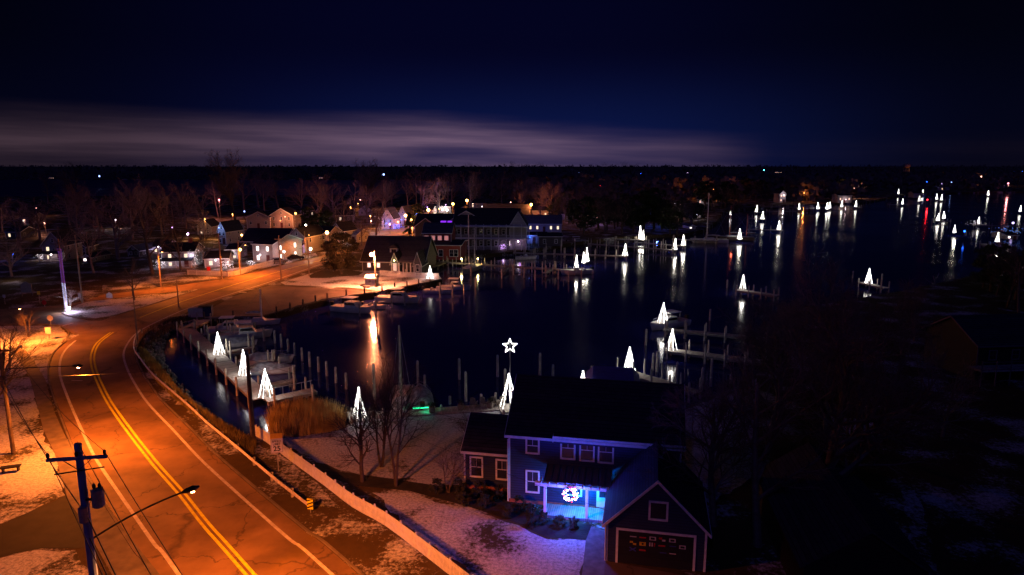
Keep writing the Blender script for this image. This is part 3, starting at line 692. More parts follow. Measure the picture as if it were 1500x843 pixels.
FT = [(844, 394, 376, 'light tree on the boat at the long wharf end, left one'), (855, 386, 371, 'small light tree between wharf pilings, beside the moored boat'), (860, 384, 365, 'light tree behind the pilings right of the wharf-end boat'),
 (915.5, 375, 359, 'light tree at the tip of the long dock with two railings'), (938, 351, 333, 'taller of two light trees side by side on the snowy bank dock'), (942, 352, 339, 'shorter of two light trees side by side on the snowy bank dock'),
 (988, 366, 351, 'light tree at the tip of the middle dock, lower left of a pair'), (1001, 360, 346, 'light tree at the tip of the middle dock, upper right of a pair'), (1083.5, 351, 337, 'light tree on the stern of the red lit schooner'),
 (1070, 315.5, 308, 'small faint light tree on a dock below the lit house'), (1108, 311, 302, 'light tree on a dock left of the far pier row, upper one'), (1116.5, 321.5, 311, 'light tree on a short dock below the far pier row, left end'), (1140.5, 337, 325, 'light tree at the end of the lone mid-river dock'),
 (1170.5, 307.5, 299, 'first light tree from the left on the far pier row'), (1198, 306.5, 298, 'second light tree from the left on the far pier row'), (1211.5, 307, 298, 'third light tree on the far pier row, close to a neighbour'), (1215, 305.5, 297, 'fourth light tree on the far pier row, close behind the third'), (1233, 303.5, 295, 'fifth light tree on the far pier row, below the pale house'), (1253.5, 303.5, 295, 'last light tree at the right end of the far pier row'),
 (1316, 284.5, 278, 'tiny light tree highest up on the far left of the river'), (1322, 299.5, 292, 'light tree on a dock just right of the far pier row'), (1346, 295.5, 288, 'light tree lower of two left of the red beacon'), (1351, 286, 279, 'light tree upper of two left of the red beacon'), (1372, 292.5, 285, 'left of two light trees right of the red beacon'), (1379, 293.5, 286, 'right of two light trees right of the red beacon'),
 (1373.5, 323.5, 314, 'larger left light tree of the pair in mid river'), (1382.5, 320.5, 311, 'larger right light tree of the pair in mid river'), (1398, 341.5, 331, 'yellowish light tree with a bent top on the right river'), (1432.5, 328.5, 319, 'white light tree right of the mid river pair'), (1447.5, 286.5, 280, 'lone reddish light tree far up the river on the right'), (1494, 310.5, 302, 'light tree at the right edge of the picture'), (1460.5, 355, 342, 'ragged light tree above the dark right shore'), (1474, 392, 380, 'lowest light tree on the right shore')]
for x, yb, yt, lb in FT:
    p = G(x, yb, 0); far_light_tree(p, lb, ztop(p, yt) * 1.08)
    if yb > 330: lamp(p + Vector((0, -.6, 1.8)), (1, .88, .72), 300, .3, 'light_tree_glow')

# star on a mast
sp = G(747, 594, 0); zc = 0
t = thing('star_mast', 'five pointed star of white lights on a tall thin mast', 'star decoration', sp)
zs = ztop(sp, 507)
part('mast', MB().tube([(0, 0, 0), (0, 0, zs + .2)], [.06, .035], 8), M_METAL, t)
st_ = MB(); r1 = .8; r2 = .33
pts = [Vector(((r1 if k % 2 == 0 else r2) * math.sin(k * math.pi / 5), -.05, zs + (r1 if k % 2 == 0 else r2) * math.cos(k * math.pi / 5))) for k in range(11)]
for a, b in zip(pts, pts[1:]):
    for j in range(7): st_.octa(a.lerp(b, j / 7), .042)
part('star_outline', st_, E_BULB, t)

# ------------------------------------------------------------------ docks and pilings
def piling_mb(h, r=.14, n=9):
    return MB().tube([(0, 0, 0), (0, 0, h * .5), (0, 0, h - .12), (0, 0, h)], [r * 1.08, r, r * .92, r * .3], n)
def dock(label, a, b, wdt=1.8, npile=6, top=.9, side=(-1, 1), rail=False, z=0.0, deckm=None, group=None, name='dock', pm=None):
    """a,b: pixel ends of the deck centre line"""
    A, B = G(*a, z), G(*b, z); d = B - A; Ln = d.length; rz = math.atan2(d.y, d.x)
    t = thing(name, label, 'dock', A, rz, group)
    part('deck', MB().bb(0, Ln, -wdt / 2, wdt / 2, -.1, 0), deckm or M_DECK, t)
    s = MB()
    for q in (-1, 1): s.bb(0.02, Ln - .02, q * wdt / 2 - (.07 if q > 0 else .0), q * wdt / 2 + (.0 if q > 0 else .07), -.36, -.102)
    part('stringer', s, M_WOOD, t)
    for k in range(npile):
        x = Ln * (k + .15) / max(npile - .7, 1)
        for q in side:
            h = top * R.uniform(.75, 1.25)
            part('piling', piling_mb(h + 2.6), pm or M_PILE, t, loc=(x, q * (wdt / 2 + .17), -2.6))
    if rail:
        m = MB()
        for k in range(6): m.bb(Ln * k / 5.2, Ln * k / 5.2 + .06, wdt / 2 - .2, wdt / 2 - .14, 0, .95)
        m.bb(0, Ln, wdt / 2 - .21, wdt / 2 - .13, .9, .97)
        part('railing', m, M_METAL, t)
    return t
dock('long left marina pier running out from the bend of the road', (271, 480), (384, 583), 2.2, 9, 1.1)
dock('short gangway from the parking lot down to the left marina pier', (302, 468), (273, 481), 2.0, 2, 1.3)
dock('railed cross dock at the outer end of the left marina pier', (389, 586), (461, 571), 1.7, 2, 1.4, rail=True)
dock('narrow finger dock nearest the railed cross dock', (383, 566), (433, 555), .9, 2, 1.7)
dock('narrow finger dock between the covered boats', (352, 540), (402, 529), .9, 2, 1.7)
dock('narrow finger dock beside the white cabin cruiser', (330, 516), (372, 508), .9, 2, 1.7)
dock('narrow finger dock nearest the parking lot', (297, 490), (340, 483), .9, 2, 1.5)
dock('boardwalk along the snowy yard seawall', (548, 608), (744, 595), 2.0, 3, .3, side=(1,), z=.12)
dock('floodlit deck under the light tree beside the reeds', (511, 611), (547, 608), 2.6, 2, .5, z=.14)
dock('pier end platform under the light tree with the star', (731, 598.5), (760, 596.5), 2.6, 2, .5, z=.16)
dock('long village wharf in front of the porch building', (650, 384), (846, 396), 1.8, 14, 1.5)
dock('short finger off the village wharf, left one', (745, 390), (734, 398), .9, 1, 1.7)
dock('short finger off the village wharf, right one', (811, 392.5), (797, 400), .9, 1, 1.7)
dock('dark dock with many pilings beyond the village wharf', (752, 370), (920, 375), 1.6, 12, 1.6)
dock('dark dock running to the lower light tree of a pair', (862, 357), (991, 366.5), 1.6, 10, 1.6)
dock('dark dock running to the upper light tree of a pair', (930, 355), (1004, 360.5), 1.6, 6, 1.6)
dock('snowy bank dock under the two close light trees', (900, 350), (948, 352), 1.8, 4, 1.2)
dock('dock behind the sailboat in front of the dark wooded bank', (985, 350), (1052, 353), 1.6, 5, 1.6)
dock('dock of the light tree with the long reflection', (1080, 424.5), (1140, 433), 1.8, 4, 1.3)
dock('pier behind the docked cabin boat on the right', (972, 482), (1128, 496), 1.5, 6, 1.5)
dock('middle right pier ending under a light tree', (976, 512), (1128, 531), 1.8, 6, 1.6)
dock('nearest right pier running from behind the house roof', (908, 541), (1022, 575), 1.8, 5, 1.7)
dock('small dock of the thinly lit tree by the right bank', (1261, 413), (1299, 422), 1.6, 3, 1.2)
dock('lone mid-river dock with a light tree on its end', (1095, 336), (1147, 337.5), 1.6, 4, 1.8)
dock('short dark dock below the far pier row', (1098, 319.5), (1121, 322), 1.6, 3, 1.4)
dock('long far pier carrying the row of light trees', (1105, 303), (1262, 304), 2.4, 14, 1.4)
dock('low pier in front of the far pier row', (1105, 311), (1195, 308.5), 2.0, 6, 1.4)
dock('far dock just right of the pier row', (1300, 300), (1332, 300), 2, 3, 1.2)
dock('far dock left of the red beacon', (1333, 296), (1356, 296), 2, 3, 1.2)
dock('far dock right of the red beacon', (1362, 293.5), (1386, 294), 2, 3, 1.2)
dock('dock under the mid-river pair of light trees', (1366, 324), (1392, 324), 2, 3, 1.2)
dock('dock under the ragged trees on the right shore', (1425, 330), (1500, 331), 2, 4, 1.2)
dock('low dark pier on the right shore under the lowest lights', (1440, 357), (1500, 394), 2, 4, 1.2)
# museum ramp
dock('sloping walkway beside the lamp-lit harbour museum', (598, 402), (652, 383), 2.2, 4, .9)
# free-standing mooring pilings
MOOR = [(403, 484, 503), (412.5, 489, 509), (422.5, 496, 515), (432, 502, 521), (443, 509, 529), (454, 515, 537.5), (467, 522.5, 545), (479, 529, 551), (492.5, 537.5, 561), (507.5, 546, 570)]
pm = piling_mb(3.0, .17).mesh('mooring_piling', M_PILE)
def mooring(px, yt, yb, label, group=None, dark=None):
    p = G(px, yb, WATER); h = ztop(p, yt) - WATER
    o = bpy.data.objects.new('mooring_piling', pm); COL.objects.link(o); o.location = p - Vector((0, 0, .6)); o.scale = (1, 1, (h + .6) / 3.0)
    return tag(o, label, 'piling', group)
for k, (x, a, b) in enumerate(MOOR): mooring(x, a, b, f'pale mooring piling off the left marina pier, {ORD[k]} from the parking lot', 'row of mooring pilings off the marina')
for x, a, b, lb in [(673, 525, 556, 'tall pale piling left of the star, farther of a pair'), (682.5, 544, 588, 'tall pale piling left of the star, nearer of a pair'), (729, 520, 552, 'tall pale piling just left of the star mast'), (740, 540, 586, 'piling right beside the star mast'),
        (612.5, 528, 568, 'weathered piling behind the tallest yard tree'), (622.5, 549, 571, 'short piling behind the green lit boat'), (791, 517, 550, 'white piling with a red band right of the star'), (810, 534, 558, 'white topped piling above the roof ridge of the blue house'), (866, 536, 548, 'short piling behind the blue canvas canopy'),
        (549, 532, 596, 'tall dark piling behind the bare yard trees'), (659, 580, 592, 'short piling by the seawall boardwalk'), (705, 577, 592, 'short pale piling behind the wooden chairs'), (726, 575, 590, 'short pale piling beside the starlit tree'), (946, 482, 506, 'thick piling off the bow of the docked cabin boat'),
        (956, 517, 543, 'left of two pilings between the right piers'), (962, 514, 545, 'right of two pilings between the right piers'), (991, 530, 565, 'dark piling beside the nearest right pier'), (1028, 538, 572, 'piling near the right bank, left one'), (1041, 525, 566, 'piling near the right bank, middle one'), (1070, 548, 562, 'short piling near the right bank by the trees'),
        (1065, 410, 422, 'short piling left of the lone dock light tree'), (1249, 397, 408, 'piling left of the thinly lit tree'), (1291, 401, 416, 'piling right of the thinly lit tree'), (1040, 453, 470, 'short piling behind the docked cabin boat pier')]:
    mooring(x, a, b, lb)
for k, x in enumerate([657, 690, 735, 752, 768, 784, 800, 818, 833, 852]):
    mooring(x, 385 + (k % 3) * 4 + k * .7, 401 + (k % 3) * 3 + k * .8, f'thin pale piling in front of the village wharf, {ORD[k]} from the left', 'pilings in front of the village wharf')
for k, x in enumerate([764, 782, 800, 822, 842, 864, 888, 905, 930, 950, 968, 985, 1004]):
    mooring(x, 351 + (k % 3) * 2.5, 364 + (k % 4) * 3, f'dim piling among the middle docks, {ORD[k]} from the left', 'pilings among the middle docks')
for x, a, b, lb in [(374, 472, 494, 'marina slip piling behind the small sailboat'), (387, 480, 500, 'marina slip piling beside the white cruiser bow'), (372, 492, 515, 'marina slip piling at the end of the cruiser finger dock'), (403, 512, 537, 'marina slip piling behind the covered boats'), (410, 522, 547, 'marina slip piling in front of the covered boats'), (432, 538, 565, 'marina slip piling at the end of the narrow finger'), (342, 478, 496, 'marina slip piling nearest the parking lot'), (318, 478, 494, 'marina slip piling close to the gangway')]:
    mooring(x, a, b, lb)
for x, a, b, lb in [(527, 445, 464, 'piling in front of the flat topped workboat'), (551, 439, 469, 'piling standing in the orange lamp reflection'), (574, 429, 451, 'piling left in front of the flat roofed boat'), (593, 431, 448, 'piling right in front of the flat roofed boat'), (645, 414, 436, 'left piling of three before the lot corner boats'), (663, 415, 436, 'middle piling of three before the lot corner boats'), (680, 417, 432, 'right piling of three before the lot corner boats'), (697, 406, 421, 'piling below the two masted sailboat'), (611, 430, 444, 'piling at the stern of the flat roofed boat')]:
    mooring(x, a, b, lb)
# bollard posts along the parking-lot bulkhead
bh = piling_mb(2.9, .16).mesh('bulkhead_post', M_DARKPILE)
posts = []
a0 = [(300, 467), (385, 463.5), (480, 438), (560, 427.3), (646, 410)]
PW = P(a0)
for i in range(4):
    seg = (PW[i + 1] - PW[i]); n = max(1, int(seg.length / 3.4))
    for k in range(n): posts.append(PW[i] + seg * k / n)
for k, p in enumerate(posts):
    o = bpy.data.objects.new('bulkhead_post', bh); COL.objects.link(o); o.location = (p.x, p.y - .25, -1.6 + jit(.15))
    tag(o, 'dark timber post along the parking lot bulkhead', 'post', 'posts along the parking lot bulkhead')
for i, lb in enumerate(['weathered timber beam along the bulkhead by the small dumpster', 'weathered timber beam along the long parking lot bulkhead', 'weathered timber beam along the bulkhead beside the moored boats', 'weathered timber beam along the bulkhead of the snowy lot']):
    m = MB().beam(PW[i] + Vector((0, -.1, .12)), PW[i + 1] + Vector((0, -.1, .12)), .4, .2)
    single('timber_kerb', m, M_WOOD, lb, 'timber kerb')

# ------------------------------------------------------------------ boats
def hull_mb(L, B, H, bluff=2.4):
    m = MB(); ns = 12; prof = [(0, -.35), (.55, -.28), (.86, 0.05), (.95, .5), (1.0, 1.0)]
    secs = []
    for i in range(ns + 1):
        t = i / ns; hb = B / 2 * (.86 + .14 * min(1, t / .3)) * (1 - max(0, (t - .5) / .5) ** bluff); hb = max(hb, .02)
        sh = H * (1 + .32 * t * t); row = []
        for u, z in prof: row.append((hb * u * (1 - .25 * t * (1 - z)), z * sh if z > 0 else z * .7 * (1 - t ** 3)))
        x = -L / 2 + L * t
        secs.append([(x + (L * .05 * max(0, z) * t ** 4), y, z) for y, z in row])
    vs = []; n = len(prof)
    for s in secs:
        vs += [(x, -y, z) for x, y, z in reversed(s[1:])] + [(x, y, z) for x, y, z in s]
    k = 2 * n - 1; fs = []
    for i in range(ns):
        for j in range(k - 1): fs.append((i * k + j, i * k + j + 1, (i + 1) * k + j + 1, (i + 1) * k + j))
    fs.append(tuple(range(k)))
    m.add(vs, fs)
    d = MB(); dv = []
    for s in secs:
        x, y, z = s[-1]; dv += [(x, -y * .97, z - .04), (x, y * .97, z - .04)]
    d.add(dv, [(2 * i, 2 * i + 2, 2 * i + 3, 2 * i + 1)[::-1] for i in range(ns)])
    return m, d
def cabin_mb(x0, x1, wd, z0, z1, slope=.5, taper=.85):
    m = MB(); h = wd / 2; t = h * taper
    return m.add([(x0, -h, z0), (x1, -h, z0), (x1, h, z0), (x0, h, z0), (x0 + .1, -t, z1), (x1 - slope, -t, z1), (x1 - slope, t, z1), (x0 + .1, t, z1)],
                 [(3, 2, 1, 0), (4, 5, 6, 7), (0, 1, 5, 4), (1, 2, 6, 5), (2, 3, 7, 6), (3, 0, 4, 7)])
def motorboat(label, px, py, L=7.5, head=0, style='hardtop', hullm=None, group=None, name='motorboat', B=None):
    p = G(px, py, WATER); t = thing(name, label, 'boat', p + Vector((0, 0, .05)), rad(head), group)
    B = B or L * .36; H = L * .125
    h, d = hull_mb(L, B, H); part('hull', h, hullm or M_HULL, t, smooth=True); part('deck', d, mat('boat_deck', (.5, .48, .44), (.35, .33, .3), 2), t)
    r = MB(); zz = H * 1.05
    r.tube([(L * .1, -B * .46, zz + .05), (L * .1, -B * .46, zz + .5), (L * .38, -B * .24, zz + .62), (L * .47, 0, zz + .68), (L * .38, B * .24, zz + .62), (L * .1, B * .46, zz + .5), (L * .1, B * .46, zz + .05)], .025, 5)
    for q in (-1, 1): r.tube([(L * .3, q * B * .35, zz), (L * .3, q * B * .33, zz + .6)], .02, 4)
    part('bow_rail', r, M_METAL, t)
    if style in ('hardtop', 'cruiser'):
        part('cabin', cabin_mb(-L * .12, L * .24, B * .74, H * .9, H + .95, .7), M_HULL, t)
        part('windshield', cabin_mb(-L * .10, L * .19, B * .77, H + .42, H + .82, .35, .93), M_GLASS, t)
        ht = MB().bb(-L * .2, L * .13, -B * .38, B * .38, H + 1.62, H + 1.7)
        part('hardtop', ht, M_WPAINT, t)
        for x in (-L * .18, L * .1):
            for q in (-1, 1): part('top_support', MB().tube([(x, q * B * .34, H * .9), (x, q * B * .34, H + 1.62)], .03, 5), M_METAL, t)
    if style == 'open':
        part('console', cabin_mb(-L * .05, L * .1, B * .35, H * .9, H + .7, .2), M_HULL, t)
        part('seat', MB().bb(-L * .25, -L * .18, -B * .3, B * .3, H * .92, H + .35), M_CANVAS, t)
    if style == 'covered':
        c = MB(); n = 12
        rr2 = random.Random(int(px)); vs = []
        for i in range(n + 1):
            t_ = i / n; x = -L * .47 + L * .94 * t_; hb = B * .52 * (1 - max(0, (t_ - .5) / .5) ** 2.4) + .03
            for j in range(7):
                u = j / 3 - 1; z = H * (1 + .3 * t_ * t_) + (1 - u * u) * .75 * math.sin(min(1, t_ * 3) * 1.57) * (1 - t_ ** 3) + (rr2.uniform(-.09, .09) if 0 < j < 6 else -.1)
                vs.append((x, u * hb, z))
        c.add(vs, [(i * 7 + j, (i + 1) * 7 + j, (i + 1) * 7 + j + 1, i * 7 + j + 1) for i in range(n) for j in range(6)])
        part('tarp', c, M_CANVAS, t)
    o = MB().bb(-L * .56, -L * .5, -.22, .22, -.2, H + .35); o.bb(-L * .57, -L * .49, -.25, .25, H + .3, H + .62)
    part('outboard_motor', o, M_BLACK, t)
    return t
def sailboat(label, px, py, L=10, head=0, mast=12, hullm=None, mizzen=False, name='sailboat', mastm=None, group=None):
    p = G(px, py, WATER); t = thing(name, label, 'sailboat', p + Vector((0, 0, .05)), rad(head), group)
    B = L * .31; H = L * .1
    h, d = hull_mb(L, B, H, 1.9); part('hull', h, hullm or M_HULL, t, smooth=True); part('deck', d, mat('boat_deck', (.5, .48, .44)), t)
    part('cabin', cabin_mb(-L * .12, L * .2, B * .55, H * .9, H + .5, .5), M_HULL, t)
    mm = mastm or mat('mast_paint', (.8, .78, .74), (.7, .68, .64), 2, rough=.5)
    def rig(x, hh, blen):
        part('mast', MB().tube([(x, 0, H * .8), (x, 0, H + hh)], [.15, .1], 8), mm, t)
        bm = part('boom', MB().tube([(x - .1, 0, H + 1.3), (x - blen, 0, H + 1.35)], .07, 6), mm, t)
        o = MB().tube([(x - .2, 0, H + 1.47), (x - blen * .5, 0, H + 1.52), (x - blen + .3, 0, H + 1.45)], [.17, .2, .1], 7)
        c = part('furled_sail', o, M_CANVAS, t)
        s = MB()
        for q in (-1, 1): s.tube([(x - .2, q * B * .42, H), (x, q * .05, H + hh * .96)], .018, 3)
        s.tube([(x, 0, H + hh * .97), (min(x + L * .42, L * .48), 0, H * 1.3)], .018, 3); s.tube([(x, 0, H + hh * .97), (-L * .48, 0, H)], .018, 3)
        part('rigging', s, M_METAL, t)
    rig(L * .1, mast, L * .38)
    if mizzen: rig(-L * .33, mast * .72, L * .2)
    return t
motorboat('white cabin cruiser docked in the left marina, farthest in', 360, 496, 7.4, 18, 'cruiser')
motorboat('grey tarp covered boat in the left marina, behind the middle light tree', 390, 533, 6.8, 8, 'covered')
motorboat('tarp covered boat in the left marina beside the finger dock', 398, 547, 5.6, 8, 'covered', name='covered_boat')
motorboat('low boat with a pale canopy nearest the gangway', 336, 487, 6.6, 10, 'hardtop')
sailboat('small sailboat with a furled sail by the bulkhead posts', 378, 476, 7, 8, 5.5)
motorboat('white workboat with a flat top moored left of the lamp reflection', 515, 457, 8, -22, 'hardtop')
motorboat('small open boat moored right behind the flat topped workboat', 549, 452, 4.6, -12, 'open')
motorboat('larger white boat with a flat roof moored below the white shed', 582, 443, 8.6, -14, 'hardtop')
motorboat('low pink lit motorboat with an outboard at the lot corner', 641, 430, 6, -10, 'open')
motorboat('white boat with a long flat canopy at the lot corner', 666, 425, 6.6, -4, 'hardtop')
sailboat('white two masted sailboat berthed at the village wharf', 689, 398, 10.5, -105, 13.5, mizzen=True)
sailboat('white sailboat seen end on behind the yard trees', 589, 594, 9, -85, 8.6, mastm=M_PILE)
gb = motorboat('boat with green glowing stern lights at the seawall', 617, 592, 7, 100, 'covered')
part('stern_light', MB().bb(-4.0, -3.9, -1.0, 1.0, .75, .95), E_GREEN, gb); lamp(G(622, 594, .6) + Vector((.3, -.6, .0)), (.05, 1, .45), 22, .2, 'stern_glow')
motorboat('docked cabin boat with an arched top on the right piers', 980, 480, 8, 214, 'hardtop')
motorboat('white boat on the outer end of the village wharf', 845, 402, 8, -160, 'open')
sailboat('dim sailboat with one bare mast off the wooded bank', 1040, 356, 12, 180, 16)
sailboat('dark schooner lit dim red off the wooded bank', 1074, 353, 14, 180, 11, hullm=mat('dark_hull', (.05, .03, .03)), mizzen=True, mastm=mat('red_mast', (.5, .15, .1)), name='schooner')
lamp(G(1072, 351, 1.5), (1, .15, .08), 60, .3, 'deck_glow')
motorboat('dim boat moored before the long white restaurant', 845, 358, 7, 10, 'hardtop')
motorboat('small pale boat among the dark middle docks', 770, 380, 6, 5, 'open')
motorboat('white boat moored at the far pier row', 1188, 309, 10, 90, 'cruiser')
motorboat('small boat tied below the far pier row', 1181, 309, 7, 90, 'hardtop', hullm=mat('orange_hull', (.5, .2, .1)))
# blue canvas boat canopy behind the house
t = thing('boat_canopy', 'blue canvas boat canopy on posts behind the house roof', 'canopy', Vector((11.6, 75.5, WATER)), rad(-8))
part('canvas_roof', MB().prism([(-3.1, 2.6), (3.1, 2.6), (2.3, 3.35), (-2.3, 3.35)], -2.6, 2.6), M_BCANVAS, t)
for x in (-2.9, 2.9):
    for y in (-2.4, 2.4): part('post', piling_mb(3.8, .1), M_PILE, t, loc=(x, y, -1.2))
motorboat('small covered dinghy in the left marina before the cruiser', 349, 507, 5.2, 12, 'covered', name='dinghy')
motorboat('small pale motorboat tight behind the farthest light tree', 345, 481, 5.6, 12, 'open')
#PART3
# ------------------------------------------------------------------ walls, roofs, windows
def siding(name, c, per=.2): return lines_mat(name, c, tuple(x * .8 for x in c), 2, per, .12)
def shingle(name, c): return lines_mat(name, c, tuple(x * .55 for x in c), 2, .18, .12, rough=.9, spec=.1)
SID_W = siding('white_siding', (.46, .42, .41)); SID_B = siding('navy_siding', (.028, .04, .1)); SID_R = siding('red_siding', (.34, .06, .045)); SID_G = siding('grey_siding', (.3, .29, .3)); SID_P = siding('tan_siding', (.48, .38, .3)); SID_K = siding('dark_siding', (.1, .09, .09))
RF_D = shingle('dark_shingles', (.05, .05, .07)); RF_G = shingle('grey_shingles', (.16, .15, .16)); RF_M = shingle('mid_shingles', (.09, .08, .085)); RF_W = mat('snowy_roof', (.5, .5, .52), (.2, .2, .21), 1.2, rough=.9)
def add_window(parent, c, w, h, face, pane=M_GLASS, frame=M_WPAINT, fw=.12, muntin=True, name='window'):
    """c=(x,y,z) local centre on the wall plane; face: 'f' looks to -y, 'l' to -x, 'r' to +x"""
    m = MB(); p = MB()
    def bx(mb, u0, u1, z0, z1, d0, d1):
        if face == 'f': mb.bb(c[0] + u0, c[0] + u1, c[1] - d1, c[1] - d0, c[2] + z0, c[2] + z1)
        else:
            s = -1 if face == 'l' else 1
            a, b = c[0] + s * d0, c[0] + s * d1
            mb.bb(min(a, b), max(a, b), c[1] + u0, c[1] + u1, c[2] + z0, c[2] + z1)
    W_, H_ = w / 2, h / 2
    bx(m, -W_, -W_ + fw, -H_, H_, .002, .07); bx(m, W_ - fw, W_, -H_, H_, .002, .07)
    bx(m, -W_ + fw, W_ - fw, H_ - fw, H_, .002, .07); bx(m, -W_ + fw, W_ - fw, -H_, -H_ + fw, .002, .09)
    if muntin:
        bx(m, -W_ + fw, W_ - fw, -.025, .025, .02, .05); bx(m, -.012, .012, .025, H_ - fw, .02, .045)
    f = part(name, m, frame, parent)
    bx(p, -W_ + fw, W_ - fw, -H_ + fw, H_ - fw, .004, .018)
    part('pane', p, pane, f)
    return f
def gable_house(parent, w, d, h, rise, axis, wm, rm, over=.35, trim=True, x0=None, y0=0.0, fascia=M_WPAINT, wname='wall', rname='roof'):
    """front wall on y0, runs back to y0+d; centred on x unless x0"""
    x0 = -w / 2 if x0 is None else x0; x1 = x0 + w; y1 = y0 + d; m = MB(); r = MB(); tr = MB(); th = .16
    if axis == 'x':
        ym = (y0 + y1) / 2
        prof = [(y0, 0), (y1, 0), (y1, h), (ym, h + rise), (y0, h)]
        n = 5; vs = [(x0, y, z) for y, z in prof] + [(x1, y, z) for y, z in prof]
        m.add(vs, [tuple(range(n))[::-1], tuple(range(n, 2 * n))] + [(i, (i + 1) % n, (i + 1) % n + n, i + n) for i in range(n)])
        sl = rise / (d / 2); o = over
        for s in (-1, 1):
            ye = ym + s * (d / 2 + o); ze = h - sl * o + .02; zr = h + rise + .02
            a, b = (x0 - o, x1 + o)
            q = [(a, ye, ze), (b, ye, ze), (b, ym, zr), (a, ym, zr)]
            r.add(q + [(x, y, z + th) for x, y, z in q], [(0, 1, 2, 3), (4, 5, 6, 7), (0, 1, 5, 4), (1, 2, 6, 5), (2, 3, 7, 6), (3, 0, 4, 7)])
            tr.bb(a, b, ye + (s * .004 if s > 0 else -.05), ye + (.05 if s > 0 else -.004), ze - .06, ze + .15)
            for xx in (a - .045, b + .004):
                tr.add([(xx, ye, ze - .06), (xx, ye, ze + .15), (xx, ym, zr + .15), (xx, ym, zr - .06), (xx + .04, ye, ze - .06), (xx + .04, ye, ze + .15), (xx + .04, ym, zr + .15), (xx + .04, ym, zr - .06)], [(0, 1, 2, 3), (7, 6, 5, 4), (0, 4, 5, 1), (2, 6, 7, 3), (1, 5, 6, 2), (0, 3, 7, 4)])
    else:
        xm = (x0 + x1) / 2
        m.prism([(x0, 0), (x1, 0), (x1, h), (xm, h + rise), (x0, h)], y0, y1)
        sl = rise / (w / 2); o = over
        for s in (-1, 1):
            xe = xm + s * (w / 2 + o); ze = h - sl * o + .02; zr = h + rise + .02
            a, b = y0 - o, y1 + o
            q = [(xe, a, ze), (xe, b, ze), (xm, b, zr), (xm, a, zr)]
            r.add(q + [(x, y, z + th) for x, y, z in q], [(0, 1, 2, 3), (4, 5, 6, 7), (0, 1, 5, 4), (1, 2, 6, 5), (2, 3, 7, 6), (3, 0, 4, 7)])
            for yy in (a - .045, b + .004):
                tr.add([(xe, yy, ze - .06), (xe, yy, ze + .17), (xm, yy, zr + .17), (xm, yy, zr - .06), (xe, yy + .04, ze - .06), (xe, yy + .04, ze + .17), (xm, yy + .04, zr + .17), (xm, yy + .04, zr - .06)], [(0, 1, 2, 3), (7, 6, 5, 4), (0, 4, 5, 1), (2, 6, 7, 3), (1, 5, 6, 2), (0, 3, 7, 4)])
            tr.bb(xe - .05 if s < 0 else xe + .004, xe - .004 if s < 0 else xe + .05, a, b, ze - .06, ze + .15)
    wo_ = part(wname, m, wm, parent); ro = part(rname, r, rm, parent)
    if trim:
        part('roof_trim', tr, fascia, ro)
        for x in (x0, x1): part('corner_board', MB().bb(x - .07, x + .07, y0 - .03, y0 - .003, 0, h), fascia, wo_)
    return wo_, ro
